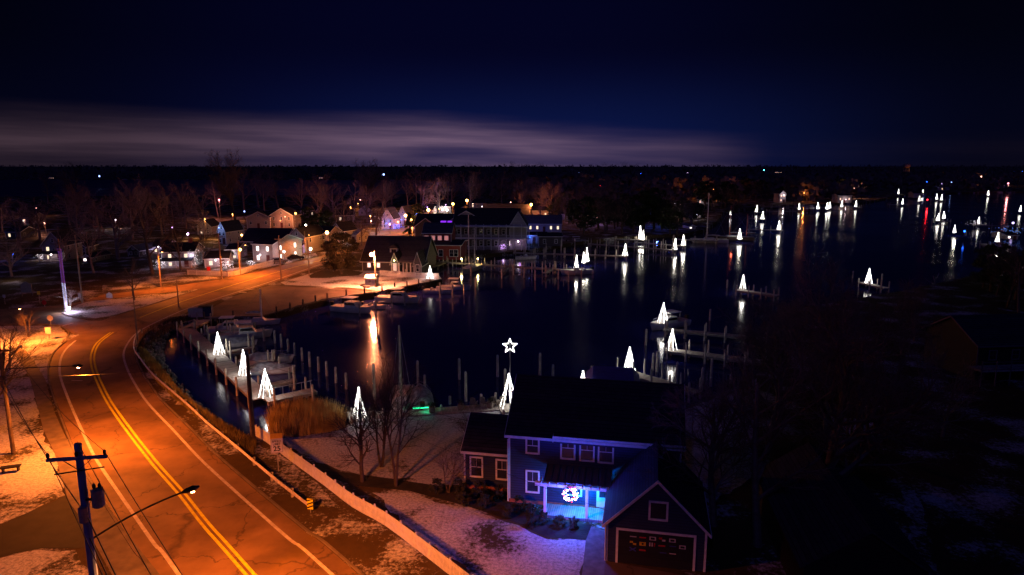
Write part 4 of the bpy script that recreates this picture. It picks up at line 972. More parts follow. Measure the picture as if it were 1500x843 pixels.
def house(label, px, py, wpx, hpx, rpx, dep, rot=0, axis='x', wm=SID_W, rm=RF_D, wins=(), lit=(), chimney=False, porch=None, cat='house', name='house', pane=E_WARM, door=True, floors=2, group=None, glow=None, ridge_dir=None):
    p = G(px, py); Z = depth(p); w = wpx * Z / 1000; h = hpx * Z / 1000; rise = rpx * Z / 1000
    t = thing(name, label, cat, p, rad(rot), group)
    wo_, ro = gable_house(t, w, dep, h, rise, axis, wm, rm)
    fh = h / floors; n = max(2, int(w / 2.6)); k = 0
    for fl in range(floors):
        for i in range(n):
            if door and fl == 0 and i == n // 2: continue
            x = -w / 2 + w * (i + .5) / n; z = fl * fh + fh * .52
            if porch and fl == 0: z = fh * .5
            add_window(t, (x, 0, z), .95, min(1.4, fh * .55), 'f', pane if (k in lit or 'all' in lit) else M_GLASS); k += 1
        for sd, xx in (('l', -w / 2), ('r', w / 2)):
            if sd == ('l' if px > 750 else 'r'):
                for j in range(2): 
                    add_window(t, (xx, dep * (j + .5) / 2, fl * fh + fh * .52), .95, min(1.4, fh * .55), sd, pane if ('side' in lit) else M_GLASS)
    if axis == 'y': add_window(t, (0, 0, h + rise * .35), .8, min(1.1, rise * .45), 'f', M_GLASS)
    if door:
        x = -w / 2 + w * (n // 2 + .5) / n
        d = part('door', MB().bb(x - .5, x + .5, -.06, -.004, 0, 2.1), mat('door_paint', (.12, .03, .03), None, 3), t)
        part('handle', MB().octa((x + .38, -.1, 1.05), .05), M_METAL, d)
    if chimney: 
        cx_ = w * .28; part('chimney', MB().bb(cx_ - .4, cx_ + .4, dep * .5 - .4, dep * .5 + .4, h, h + rise + 1.2), mat('brick', (.3, .1, .07), (.2, .07, .05), 5), ro)
    if porch:
        pd = 2.2; pr = MB(); z1 = min(fh, 3.0)
        pr.add([(-w / 2, 0, z1 + .5), (w / 2, 0, z1 + .5), (w / 2, -pd, z1), (-w / 2, -pd, z1), (-w / 2, 0, z1 + .62), (w / 2, 0, z1 + .62), (w / 2, -pd, z1 + .12), (-w / 2, -pd, z1 + .12)], [(0, 1, 2, 3), (7, 6, 5, 4), (0, 4, 5, 1), (1, 5, 6, 2), (2, 6, 7, 3), (3, 7, 4, 0)])
        part('porch_roof', pr, rm, t)
        part('porch_floor', MB().bb(-w / 2, w / 2, -pd, -.01, .0, .28), M_DECK, t)
        nc = max(3, int(w / 2.2))
        for i in range(nc):
            x = -w / 2 + .15 + (w - .3) * i / (nc - 1); part('porch_post', MB().bb(x - .08, x + .08, -pd + .05, -pd + .21, .28, z1), M_WPAINT, t)
        rl = MB().bb(-w / 2 + .1, w / 2 - .1, -pd + .09, -pd + .15, .98, 1.05)
        for i in range(int(w / .3)): rl.bb(-w / 2 + .2 + i * .3, -w / 2 + .24 + i * .3, -pd + .1, -pd + .14, .28, .98)
        part('porch_rail', rl, M_WPAINT, t)
    if glow:
        col, pw, zz, em = glow
        pos = Vector((0, -1.2, zz))
        b = part('porch_light', MB().sphere(pos, .18, 8, 5), em, t)
        lamp(pos + Vector((0, -.3, 0)), col, pw, .25, 'porch_glow', t)
    return t
PW_ = (1, .62, .9); OR_ = (1, .36, .07); WH_ = (1, .85, .75)
E_PL = emat('porch_bulb', (1, .85, .95), 14)
house('white gabled house at the far left with a lit front porch', 80, 383, 30, 24, 18, 9, 4, 'y', SID_W, RF_D, lit=(0, 1), porch=True, glow=((1, .7, .75), 60, 2.0, E_PL))
lamp(G(82, 387, 3) + Vector((-6, -6, 0)), (1, .7, .65), 160, .3, 'yard_glow')
house('long white house with a chimney behind bare village trees', 262, 393, 44, 24, 10, 9, 10, 'x', SID_W, RF_D, lit=(0, 1, 2), chimney=True, porch=True, glow=((.75, .6, 1), 90, 2.2, E_PL))
house('low white shop with bright entrance left of the road pole', 318, 392, 32, 13, 8, 8, 14, 'x', SID_W, RF_D, lit=(0, 1), floors=1, glow=((1, .75, .85), 130, 2.0, E_PL), name='shop', cat='shop')
house('white two storey corner house with shutters and lit ground floor', 386, 385, 34, 27, 11, 13, -18, 'x', SID_W, RF_D, lit=(0, 1, 2, 'side'), pane=E_WARMH, glow=((1, .75, .8), 130, 2.2, E_PL))
house('white house whose porch glows violet along the village road', 436, 372, 26, 25, 12, 12, -14, 'y', SID_W, RF_D, lit=(0, 1), porch=True, pane=E_WARMH, glow=((.75, .45, 1), 550, 2.3, emat('violet_bulb', (.8, .5, 1), 20)))
house('dark house with big roof behind the corner house', 385, 366, 66, 12, 16, 12, -6, 'x', SID_K, RF_D, door=False)
house('narrow gabled house decked in pale blue lights', 326, 358, 12, 20, 12, 9, -14, 'y', SID_W, RF_D, floors=2, glow=((.3, .45, 1), 240, 5.5, E_LBLUE))
t = house('pale gable end sticking out right of the blue lit house', 350, 350, 16, 18, 7, 10, 34, 'y', SID_W, RF_D, floors=2)
house('pinkish gabled house with paired attic windows on the hill', 413, 334, 34, 18, 10, 9, -4, 'y', SID_P, RF_D, floors=2, glow=((1, .25, .25), 110, 3, E_SODF))
house('low pinkish gabled house left of the paired attic windows', 379, 335, 32, 16, 8, 9, 8, 'y', SID_P, RF_D, floors=1, lit=())
house('white two storey house right of the violet porch', 468, 366, 30, 24, 8, 9, -10, 'x', SID_W, RF_D, lit=(0,), glow=((1, .55, .3), 260, 2.4, E_SODF))
house('small white gabled house partly behind the evergreen tree', 494, 358, 18, 20, 11, 8, -24, 'y', SID_W, RF_D, lit=(), floors=2)
house('brightly floodlit white cottage beside the evergreen tree', 514, 356, 20, 12, 7, 7, -24, 'x', SID_W, RF_W, lit=('all',), floors=1, pane=E_WARMH, glow=((1, .9, .95), 420, 2.2, E_PL), name='cottage')
house('white steep gabled house glowing blue beside the street', 568, 336, 17, 16, 14, 9, -8, 'y', SID_W, RF_D, lit=(), glow=((.05, .2, 1), 450, 2.4, E_BLUE))
house('second steep gable just behind the blue glowing house', 590, 330, 14, 14, 13, 9, -16, 'y', SID_W, RF_D, lit=(), glow=((.1, .25, 1), 260, 2.4, E_BLUE))
house('third steep gable right of the blue glowing house', 603, 326, 12, 13, 12, 9, -16, 'y', SID_P, RF_D, lit=())
house('small house with an orange street light on its right wall', 789, 320, 30, 11, 5, 9, -8, 'x', SID_W, RF_D, floors=1, lit=(1,))
house('long white restaurant with a row of lit windows', 792, 340, 60, 12, 11, 10, -4, 'x', SID_W, RF_G, lit=('all',), floors=1, name='restaurant', cat='restaurant')
t = house('low waterside annex lit blue below the long restaurant', 776, 357, 50, 12, 3, 7, 0, 'x', SID_W, RF_D, lit=(0, 5), floors=1, name='annex', cat='building', glow=((.12, .2, 1), 260, 2.2, E_BLUE))
house('dark boathouse block between the annex and the middle docks', 806, 361, 34, 14, 3, 9, 0, 'x', SID_K, RF_D, floors=1, name='boathouse', cat='boathouse', door=False)
for px, py, wd, h, r, lb, lt, gl in [(1029, 299, 14, 6, 3, 'pale house with lights among woods above the sailboat', ('all',), ((1, .8, .8), 120, 2, E_PL)),
        (1019, 321, 14, 5, 3, 'low house with scattered lights on the wooded bank', (0, 1), ((1, .75, .7), 260, 2, E_PL)), (1014, 336, 9, 4, 2, 'tiny lit hut at the foot of the wooded bank', (0,), None),
        (1146, 297, 9, 13, 4, 'narrow tall lit house above the far pier row', ('all',), ((1, .8, .9), 260, 5, E_PL)), (1237, 297, 20, 10, 2, 'pale square house with two rows of lit windows', ('all',), ((1, .7, .7), 200, 2, None or E_PL)),
        (1345, 290, 14, 6, 3, 'dim house on the far right shore left of the beacon', (1,), None), (1482, 351, 16, 6, 3, 'dim waterside house with blue specks on the right shore', (0,), None),
        (1382, 279, 16, 4, 2, 'long low house far up the right shore', (1,), None), (1470, 275, 20, 5, 3, 'far house beside the pinkish street lamp on the right', ('all',), None),
        (75, 262, 10, 1.6, 1, 'distant lit building on the far left bay shore', ('all',), None), (470, 262, 6, 1.8, 1, 'distant dim building across the bay in the middle', ('all',), None), (1140, 254, 9, 2, 1, 'distant red lit building under the right horizon', ('all',), None), (1297, 256, 12, 2, 1, 'distant building outlined in blue lights under the horizon', ('all',), None),
        (1031, 280, 12, 4, 3, 'orange lit gabled house high on the wooded hill', (0,), ((1, .3, .06), 500, 4, E_SODF)), (1044, 268, 22, 3, 2, 'long pale roofed building high on the wooded hill', (), None), (40, 329, 18, 10, 6, 'dark house with a pinkish lamp at the far left', (0,), None), (128, 385, 12, 8, 4, 'small dim outbuilding right of the far left house', (0,), None),
        (652, 312, 16, 9, 5, 'pale house amid white lights behind the bare trees', ('all',), ((1, .85, .75), 700, 3, E_PL)), (625, 318, 18, 10, 5, 'pinkish house between two village street lamps', (0,), None)]:
    house(lb, px, py, wd, h, r, 8 if py > 280 else 10, jit(14), 'x' if wd > 12 else 'y', SID_W if py > 262 else SID_G, RF_G if px in (1044,) else RF_D, lit=lt, floors=2 if h * depth(G(px, py)) / 1000 > 5 else 1, glow=gl, pane=E_WARMH if py > 300 else emat('lit_window_far', (1, .55, .4) if px < 1200 else (.6, .5, 1), 2.2), door=h > 5)
for px, py, wd, h, r, ax, lb, lt, gl in [
    (300, 344, 20, 12, 9, 'y', 'dim steep gabled house left of the blue lit house', (0,), None), (452, 318, 22, 9, 6, 'x', 'dark house on the hill right of the paired attic windows', (1,), None),
    (505, 326, 24, 10, 7, 'x', 'dark house among trees left of the three steep gables', (0,), None), (535, 316, 18, 8, 6, 'y', 'small gable among trees above the village street', (), None),
    (612, 322, 16, 9, 7, 'y', 'pinkish gable behind the conifer with lights', (0,), ((1, .35, .4), 600, 3, E_PINK)), (640, 334, 26, 9, 7, 'x', 'low house between the conifer and the gabled restaurant', (0, 1), ((.8, .4, 1), 260, 2, E_PL)),
    (678, 322, 26, 9, 9, 'y', 'white gable end left of the big dark roof', (0,), None), (740, 322, 70, 8, 14, 'x', 'huge dark roofed hall behind the two tiered inn', (), None),
    (700, 306, 22, 8, 5, 'x', 'small house under the orange lamp behind the big roof', (0,), None), (818, 322, 18, 8, 4, 'x', 'dim house right of the orange lit tree', (0,), None),
    (235, 372, 22, 10, 8, 'x', 'dim house behind the large bare tree', (0,), ((.7, .5, 1), 160, 2.2, E_PL)), (196, 376, 18, 9, 7, 'y', 'dark gabled house left of the long chimney house', (), None),
    (20, 350, 22, 10, 6, 'x', 'dark low house near the left edge', (0,), None), (118, 372, 14, 10, 6, 'y', 'dark narrow house behind the wrapped pole', (), None), (340, 380, 16, 14, 6, 'x', 'white side wing left of the corner house', (0, 1), ((1, .8, .9), 220, 2, E_PL))]:
    house(lb, px, py, wd, h, r, 8, jit(16), ax, SID_K if 'dark' in lb else SID_W, RF_D, lit=lt, floors=1 if h < 11 else 2, glow=gl, door=False)
def twinkle(label, px, py, h, n, col, spread=1.0, pw=0, lc=None):
    p = G(px, py); rg = random.Random(int(px * 7 + py)); t = thing('lit_shrub', label, 'lit shrub', p)
    st_ = MB(); bl = MB()
    for k in range(7): st_.tube([(0, 0, 0), (rg.gauss(0, .3) * spread, rg.gauss(0, .3) * spread, h * .9)], [.05, .02], 4)
    for k in range(n): bl.octa((rg.gauss(0, .45) * spread, rg.gauss(0, .45) * spread, rg.uniform(.15, 1) * h), .055)
    part('stems', st_, M_TWIG, t); part('bulb_cluster', bl, col, t)
    if pw: lamp(p + Vector((0, -1, h * .7)), lc, pw * .5, .4, 'shrub_glow')
    return t
TW = emat('twinkle_white', (1, .85, .9), 3.5); TV = emat('twinkle_violet', (.7, .35, 1), 5)
for a in [('white lit bush before the porch of the far left house', 61, 381, 1.6, 70, TW, 1.2, 140, (1, .7, .7)), ('white lit bush at the left corner of the chimney house', 236, 394, 2.6, 90, TW, 1.6, 160, (.85, .75, 1)),
          ('tall white lit bush at the chimney of the long house', 284, 392, 4.5, 150, TW, 1.4, 160, (.85, .75, 1)), ('sparkling bush between the shop and the road pole', 333, 393, 1.8, 110, TW, 1.8, 260, (.9, .8, 1)),
          ('lit bush under the windows of the corner house', 368, 389, 1.2, 50, TW, 1.3, 0, None), ('violet lit bush at the porch steps', 424, 375, 1.6, 90, TV, 1.4, 260, (.7, .35, 1)), ('violet and white bush right of the porch', 447, 371, 1.8, 90, TV, 1.6, 220, (.75, .5, 1)),
          ('white lit bush beside the floodlit cottage', 506, 360, 1.8, 110, TW, 2.0, 300, (1, .9, 1)), ('blue lit hedge before the steep gabled house', 581, 336, 2.0, 120, E_BLUE, 2.4, 500, (.05, .15, 1)),
          ('blue lit conifer edge beside the amber street lamp', 613, 336, 6, 90, emat('twinkle_blue', (.15, .3, 1), 7), 1.6, 0, None), ('white lights under the bare trees by the pale house', 646, 313, 4, 120, TW, 3, 900, (1, .85, .8)),
          ('violet lit bush at the right porch end of the inn', 738, 366, 1.6, 70, TV, 1.6, 90, (.8, .5, 1)), ('thin white lights at the annex corner', 757, 358, 1.6, 40, emat('twinkle_blue', (.15, .3, 1), 7), 1.8, 0, None),
          ('sparkling bush by the dark shore cabin on the right', 1430, 331, 2.2, 60, TW, 3, 0, None), ('scattered shore lights left of the lowest light tree', 1488, 388, 3, 40, emat('dim_pink', (1, .4, .4), 1.2), 6, 0, None), ('violet sparkle by the waterside house on the right shore', 1478, 345, 3, 50, emat('twinkle_blue', (.15, .3, 1), 7), 5, 0, None)]:
    twinkle(*a)
# far points of light: little lamps on posts
def lamp_post(name, label, px, py, h, em, col=None, pw=0, r=.22, group=None, cat='street lamp'):
    """py is where the lit globe shows"""
    dx, dy, dz = ray(px, py); t_ = (h - CAMH) / dz; p = Vector((dx * t_, dy * t_, 0))
    t = thing(name, label, cat, p, 0, group)
    part('post', MB().tube([(0, 0, 0), (0, 0, h - r * .8)], [.09, .06], 7), M_WOOD, t)
    part('lamp_globe', MB().sphere((0, 0, h), r, 8, 6), em, t)
    if pw: lamp(p + Vector((0, -r - .15, h)), col, pw * (3.2 if py < 335 else .8), r, 'street_light', None)
    return t
SO = (1, .26, .05)
E_PINKL = emat('pinkish_globe', (1, .45, .35), 9)
E_WHL = emat('white_globe', (1, .9, .85), 14)
for px, py, h, em, col, pw, r, lb in [
    (351.6, 366, 4.5, emat('sodium_globe', (1, .5, .12), 22), SO, 900, .35, 'orange street lamp before the white corner house'),
    (416, 369, 3, E_WHL, (1, .75, .9), 260, .28, 'white lantern post at the front of the corner house'),
    (433, 313, 6, E_SODF, SO, 700, .45, 'orange street lamp behind the pinkish gabled house'),
    (448, 330, 5.5, E_WHL, WH_, 200, .3, 'small white lamp above the violet porch'),
    (479, 341, 6, emat('sodium_globe', (1, .5, .12), 22), SO, 3000, .5, 'orange street lamp between white houses and evergreens'),
    (455, 365, 2.6, emat('pale_green_globe', (.6, 1, .85), 16), (.6, 1, .85), 450, .35, 'low greenish white floodlight beside the parked cars'),
    (594, 316, 6.5, emat('sodium_globe', (1, .5, .12), 22), SO, 2500, .5, 'orange street lamp beside the blue lit gables'),
    (627.5, 308, 7, emat('sodium_globe', (1, .5, .12), 22), SO, 4500, .6, 'orange street lamp left of the bare lit trees'),
    (655, 308, 3, E_WHL, WH_, 1200, .6, 'bright white light under the bare lit trees'),
    (663.5, 299, 7, emat('sodium_globe', (1, .5, .12), 22), SO, 3500, .55, 'orange street lamp above the bright white light'),
    (684, 294, 8, emat('sodium_globe', (1, .5, .12), 22), SO, 1800, .6, 'orange street lamp behind the big dark roof'),
    (778, 300, 7, emat('sodium_globe', (1, .5, .12), 22), SO, 2600, .55, 'orange street lamp beside the tree right of the big roof'),
    (571, 329, 3.5, E_PINK, (1, .3, .4), 250, .35, 'pink lamp at the corner of the blue glowing house'),
    (560, 350, 3, E_SODF, SO, 1200, .2, 'amber lamp low over the village street'),
    (604, 334, 5, E_SODF, SO, 2600, .25, 'amber lamp at the far end of the lit village street'),
    (676, 379.5, 1.3, emat('wharf_globe', (1, .75, .3), 22), (1, .72, .3), 260, .2, 'small yellow lamp on the wharf left of the masts'),
    (700, 379.5, 1.3, emat('wharf_globe', (1, .75, .3), 22), (1, .72, .3), 260, .2, 'small yellow lamp on the wharf right of the masts'),
    (300, 321, 7, emat('village_amber', (1, .5, .15), 3), (1, .4, .1), 1500, .3, 'amber lamp in the trees left of the tall bare tree'),
    (321, 293, 9, E_PINK, (1, .3, .25), 1800, .35, 'pinkish red lamp behind the tall bare tree'),
    (358, 310, 6, E_LBLUE, None, 0, .3, 'tiny pale blue lamp right of the tall bare tree'),
    (275, 343, 5, emat('violet_bulb', (.8, .5, 1), 20), (.7, .4, 1), 300, .3, 'tiny violet lamp over the house with the chimney'),
    (36, 323, 5, E_PINKL, (1, .4, .3), 500, .35, 'pinkish lamp at the far left among dark trees'),
    (18, 372.5, 2, E_BLUE, (.05, .1, 1), 200, .25, 'blue light near the left edge below the dark trees'),
    (528, 293, 6, E_PINKL, None, 0, .35, 'faint pink lamp among trees under the bay'),
    (880, 272, 8, E_RED, None, 0, .5, 'red light high in the dark woods above the docks'),
    (1030.5, 275.5, 8, E_SODF, SO, 2000, .6, 'left orange lamp by the hillside house'),
    (1044.5, 277, 8, E_SODF, SO, 2000, .6, 'right orange lamp by the hillside house'),
    (1252.5, 275.5, 8, E_PINKL, (1, .4, .25), 1500, .75, 'orange lamp above the right end of the far pier row'),
    (1178, 283, 6, E_SODF, SO, 500, .3, 'dim orange lamp on a tree above the far pier row'),
    (1358.5, 293, 3, E_RED, (1, .02, .03), 90, .4, 'red beacon between the far light trees'),
    (1369, 262, 8, E_PINKL, None, 0, .9, 'small orange lamp right of the distant water tower'),
    (1379.5, 270, 6, emat('far_violet', (.7, .5, 1), 5), None, 0, .6, 'violet lamp below the distant orange lamp on the right'),
    (1437.5, 259, 10, E_PINKL, (1, .35, .1), 3000, .8, 'orange lamp under the horizon near the right edge'),
    (1477, 269, 8, E_PINK, (1, .25, .25), 400, .6, 'pinkish lamp near the right edge beyond the river'),
    (1119, 249.5, 12, emat('cyan_globe', (.1, .9, .9), 9), None, 0, 1.1, 'cyan lamp just under the horizon on the right'),
    (1043.5, 258, 8, emat('far_amber', (1, .8, .5), 5), None, 0, 1.0, 'small amber lamp under the horizon above the hill house'),
    (1007, 253, 10, emat('far_violet', (.7, .5, 1), 5), None, 0, .7, 'small violet lamp under the horizon above the docks'),
    (904, 255.5, 10, E_LBLUE, None, 0, 1.0, 'right one of two close pale lamps under the horizon'), (890, 255, 10, E_LBLUE, None, 0, 1.2, 'left one of two close pale lamps under the horizon'),
    (837, 252.5, 10, E_BLUE, None, 0, 1.1, 'blue lamp under the horizon left of the close pale pair'), (848, 253.5, 10, E_LBLUE, None, 0, .9, 'pale lamp next to the blue lamp under the horizon'), (772, 263, 7, E_LBLUE, None, 0, .9, 'pale lamp in the dark woods right of the bay'),
    (939, 255, 10, E_BLUE, None, 0, .9, 'faint blue lamp under the horizon above the middle docks'), (562, 256, 14, E_LBLUE, None, 0, 1.1, 'bright pale lamp on the far shore of the bay'), (145.5, 258.5, 12, E_LBLUE, None, 0, .8, 'pale lamp on the far bay shore at left'),
    (802, 270, 6, emat('far_amber', (1, .8, .5), 5), None, 0, .5, 'faint amber lamp in the woods above the orange lamp'), (1149.5, 252.5, 10, E_BLUE, None, 0, 1.0, 'tiny blue lamp under the horizon right of the red lit building'), (1357, 267.5, 8, E_BLUE, None, 0, .9, 'blue lamp below the distant water tower'),
    (1394, 267, 8, E_LBLUE, None, 0, .5, 'tiny pale lamp right of the violet lamp'), (1497, 252, 10, E_BLUE, None, 0, 1.2, 'blue lamp under the horizon at the right edge'), (1413, 339, 2, E_BLUE, None, 0, .3, 'tiny blue lamp by the bent light tree'), (1484, 327, 2.5, emat('far_violet', (.7, .5, 1), 5), None, 0, .4, 'violet lamp on the right shore'),
    (862, 316, 4, emat('faint_pink', (1, .5, .45), 3), None, 0, .25, 'faint pink lamp on the wooded bank left side'), (875, 318.5, 4, emat('faint_pink', (1, .5, .45), 3), None, 0, .3, 'second faint pink lamp on the wooded bank'), (890, 315, 4, emat('faint_pink', (1, .5, .45), 3), None, 0, .25, 'third faint pink lamp on the wooded bank')]:
    lamp_post('lamp_post', lb, px, py, h, em, col, pw, r, cat='lamp')
rg = random.Random(21)
small = [(emat('sodium_globe', (1, .5, .12), 22), SO), (E_PINKL, (1, .35, .2)), (E_PL, (1, .7, .8)), (E_BLUE, (.05, .12, 1)), (TV, (.7, .35, 1))]
for k in range(46):
    if k < 30: px, py = rg.uniform(500, 760), rg.uniform(296, 326)
    elif k < 38: px, py = rg.uniform(20, 480), rg.uniform(300, 345)
    else: px, py = rg.uniform(760, 1010), rg.uniform(262, 318)
    e_, c_ = small[(0, 0, 1, 2, 3, 4, 1)[k % 7]]
    lamp_post('lamp_post', 'small glowing point of light among the dark trees behind the waterfront', px, py, rg.uniform(3, 6), e_, c_, rg.choice((0, 250, 450, 700)) , rg.uniform(.14, .26), group='small lights among the village trees', cat='lamp')
# water tower at the horizon
p = G(1327, 258); t = thing('water_tower', 'distant water tower on the horizon at the right', 'water tower', p)
part('tank', MB().tube([(0, 0, 17), (0, 0, 19), (0, 0, 24), (0, 0, 26.5)], [4, 7, 7, 2.5], 14), mat('tower_paint', (.4, .3, .25), None, 1), t)
for a in range(4): part('leg', MB().tube([(5 * math.cos(a * 1.57 + .8), 5 * math.sin(a * 1.57 + .8), 0), (5 * math.cos(a * 1.57 + .8), 5 * math.sin(a * 1.57 + .8), 19)], .45, 6), M_METAL, t)
lamp(p + Vector((0, -14, 12)), (1, .25, .05), 900, .5, 'tower_light')

# --- harbour museum with the white columned porch
p = G(530, 396.5); t = thing('museum', 'low museum building with dormer and white columned porch by the lamp', 'museum', G(578, 398), rad(-6)); Z = depth(G(578, 398)); sc = Z / 1000
w1 = 92 * sc
gable_house(t, w1, 14, 2.6, 5.2, 'x', SID_K, RF_M, x0=-48 * sc, y0=0, over=.5)
for x in (-38 * sc, -24 * sc): add_window(t, (x, 0, 1.5), 1.0, 1.3, 'f', emat('museum_window', (1, .62, .5), 2))
g = MB(); gx = 6 * sc
wo2, ro2 = gable_house(t, 10 * sc, 5, 2.9, 2.0, 'y', SID_K, RF_M, x0=gx - 5 * sc, y0=-3.2, wname='front_gable_wall', rname='front_gable_roof')
add_window(t, (gx, -3.2, 1.6), 1.0, 1.9, 'f', emat('dim_window', (1, .6, .5), .8))
part('porch_light', MB().sphere((gx, -3.5, 3.2), .14, 8, 5), emat('wharf_globe', (1, .75, .3), 22), t); lamp((gx, -3.9, 3.2), (1, .75, .35), 35, .15, 'porch_glow', t)
wo3, ro3 = gable_house(t, 10 * sc, 6, 2.9, 2.4, 'y', SID_K, RF_M, x0=36 * sc, y0=-4.4, wname='end_gable_wall', rname='end_gable_roof')
add_window(t, (41 * sc, -4.4, 1.6), .9, 1.8, 'f')
pr = MB(); pr.add([(11 * sc, 0, 3.7), (36 * sc, 0, 3.7), (36 * sc, -3.6, 2.7), (11 * sc, -3.6, 2.7), (11 * sc, 0, 3.85), (36 * sc, 0, 3.85), (36 * sc, -3.6, 2.85), (11 * sc, -3.6, 2.85)], [(0, 1, 2, 3), (7, 6, 5, 4), (0, 4, 5, 1), (1, 5, 6, 2), (2, 6, 7, 3), (3, 7, 4, 0)])
part('porch_roof', pr, RF_G, t)
for k in range(5): part('column', MB().bb((13 + k * 5.4) * sc - .1, (13 + k * 5.4) * sc + .1, -3.45, -3.25, 0, 2.7), M_WPAINT, t)
dm = part('dormer', MB().bb(-4 * sc - 1.0, -4 * sc + 1.0, 2.2, 5, 3.4, 5.4), M_WPAINT, t); part('dormer_roof', MB().prism([(-4 * sc - 1.3, 5.41), (-4 * sc + 1.3, 5.41), (-4 * sc, 6.4)], 2.0, 5.5), RF_M, dm)
part('dormer_window', MB().bb(-4 * sc - .6, -4 * sc + .6, 2.17, 2.19, 4.0, 5.2), M_GLASS, dm)
# --- red two storey building
p = G(640, 381); Z = depth(p); sc = Z / 1000; t = thing('red_building', 'red two storey building with white trimmed windows above the ramp', 'building', p, rad(-4))
gable_house(t, 62 * sc, 13, 4.0, .6, 'x', SID_R, RF_M, x0=-27 * sc, y0=0)
gable_house(t, 42 * sc, 8, 7.0, 2.4, 'x', SID_R, RF_G, x0=-24 * sc, y0=4, wname='upper_wall', rname='upper_roof')
for k in range(4): add_window(t, ((-19 + k * 10) * sc, 4, 5.6), 1.3, 1.4, 'f', emat('pink_window', (1, .35, .35), .5))
for x in (-6, 6, 22, 28): add_window(t, (x * sc, 0, 1.9), 1.3, 2.0, 'f')
# --- wide dark restaurant with purple roof panels
p = G(662, 372) ; Z = depth(p) + 12; sc = .225; p = G(662, 360)
t = thing('restaurant', 'dark gabled restaurant with four violet glowing roof panels', 'restaurant', p, rad(-4))
gable_house(t, 22, 12, 6.0, 3.6, 'x', SID_K, RF_D, x0=-12, y0=0)
gable_house(t, 7, 6, 6.2, 2.6, 'y', SID_K, RF_D, x0=-11.5, y0=-2.0, wname='left_gable_wall', rname='left_gable_roof')
gable_house(t, 8, 6, 6.2, 3.2, 'y', SID_K, RF_D, x0=4, y0=-2.0, wname='right_gable_wall', rname='right_gable_roof')
for k in range(4):
    x = -3.8 + k * 2.25
    part('roof_panel', MB().add([(x, .9, 6.98), (x + 1.8, .9, 6.98), (x + 1.8, 2.0, 7.64), (x, 2.0, 7.64), (x, .8, 7.13), (x + 1.8, .8, 7.13), (x + 1.8, 1.9, 7.79), (x, 1.9, 7.79)], [(0, 3, 2, 1), (4, 5, 6, 7), (0, 1, 5, 4), (1, 2, 6, 5), (2, 3, 7, 6), (3, 0, 4, 7)]), E_PURP, t)
for x in (6.6, 9.4): add_window(t, (x, -2.0, 7.2), .8, .9, 'f')
# --- big porch building
p = G(706, 367); t = thing('inn', 'large waterfront inn with two tiers of white porches', 'inn', p, rad(-3))
gable_house(t, 20, 14, 7.5, 4.5, 'x', SID_K, RF_D, x0=-9, y0=3)
gable_house(t, 5, 10, 7.5, 4.0, 'y', SID_W, RF_D, x0=8.4, y0=2.5, wname='end_wall', rname='end_roof')
gable_house(t, 9, 10, 8.8, 2.6, 'y', SID_W, RF_D, x0=-10, y0=7, wname='rear_wall', rname='rear_roof')
for z, nm in ((3.4, 'porch_floor'), (7.0, 'porch_roof')): part(nm, MB().bb(-9, 14.5, .2, 2.9, z, z + .22), M_WPAINT, t)
for k in range(11): part('column', MB().bb(-8.8 + k * 2.3, -8.6 + k * 2.3, .3, .5, 0, 7.9), M_WPAINT, t)
rl = MB()
for z in (3.62, 0.1):
    rl.bb(-9, 14.5, .3, .36, z + .95, z + 1.02)
    for k in range(70): rl.bb(-8.9 + k * .335, -8.85 + k * .335, .3, .35, z, z + .95)
part('porch_rail', rl, M_WPAINT, t)
for k in range(8):
    for z in (1.8, 5.4): add_window(t, (-7.4 + k * 2.3, 3, z), 1.1, 1.7, 'f', E_WARMH if (k == 7 and z < 2) else M_GLASS)
lamp((11.5, 1.2, 2.4), (.7, .3, 1), 24, .3, 'porch_glow', t); part('porch_light', MB().sphere((11, .8, 2.7), .2, 8, 5), E_PL, t)

# --- attendant's hut and its lamp pole
p = G(543, 421); t = thing('hut', 'small white attendant hut under the bright harbour lamp', 'hut', p, rad(-5))
Z = depth(p); sc = Z / 1000
gable_house(t, 15.5 * sc, 2.2, 13 * sc, .55, 'x', M_WPAINT, M_WPAINT, x0=-7.7 * sc, over=.15)
add_window(t, (-1.2 * sc, 0, 8.4 * sc), .75, .7, 'f'); add_window(t, (7.8 * sc, 1.1, 8.4 * sc), .7, .7, 'r')
p = G(550.5, 421); zt = ztop(p, 368); t = thing('lamp_pole', 'tall wooden pole with the bright orange harbour lamp beside the hut', 'street lamp', p)
part('pole', MB().tube([(0, 0, -.1), (0, 0, zt)], [.2, .14], 9), mat('pole_wood', (.3, .22, .15), (.2, .14, .1), 3, stretch=(2, 2, .4)), t)
part('lamp_arm', MB().tube([(0, 0, zt - .9), (-.5, -.3, zt - .6)], .04, 6), M_METAL, t)
part('lamp_head', MB().sphere((-.55, -.35, zt - .75), .42, 12, 8, (1, 1, .8)), emat('sodium_hot', (1, .32, .1), 1500), t)
lamp(p + Vector((-.6, -.85, zt - .8)), (1, .26, .11), 30000, .3, 'harbour_light')
for px, py, lb in [(533, 420, 'small dark rock left of the white hut'), (537, 422, 'dark boulder at the foot of the white hut')]:
    single('rock', MB().sphere((0, 0, .25), .6, 8, 5, (1.4, .8, .6)), M_ROCK, lb, 'rock', G(px, py))

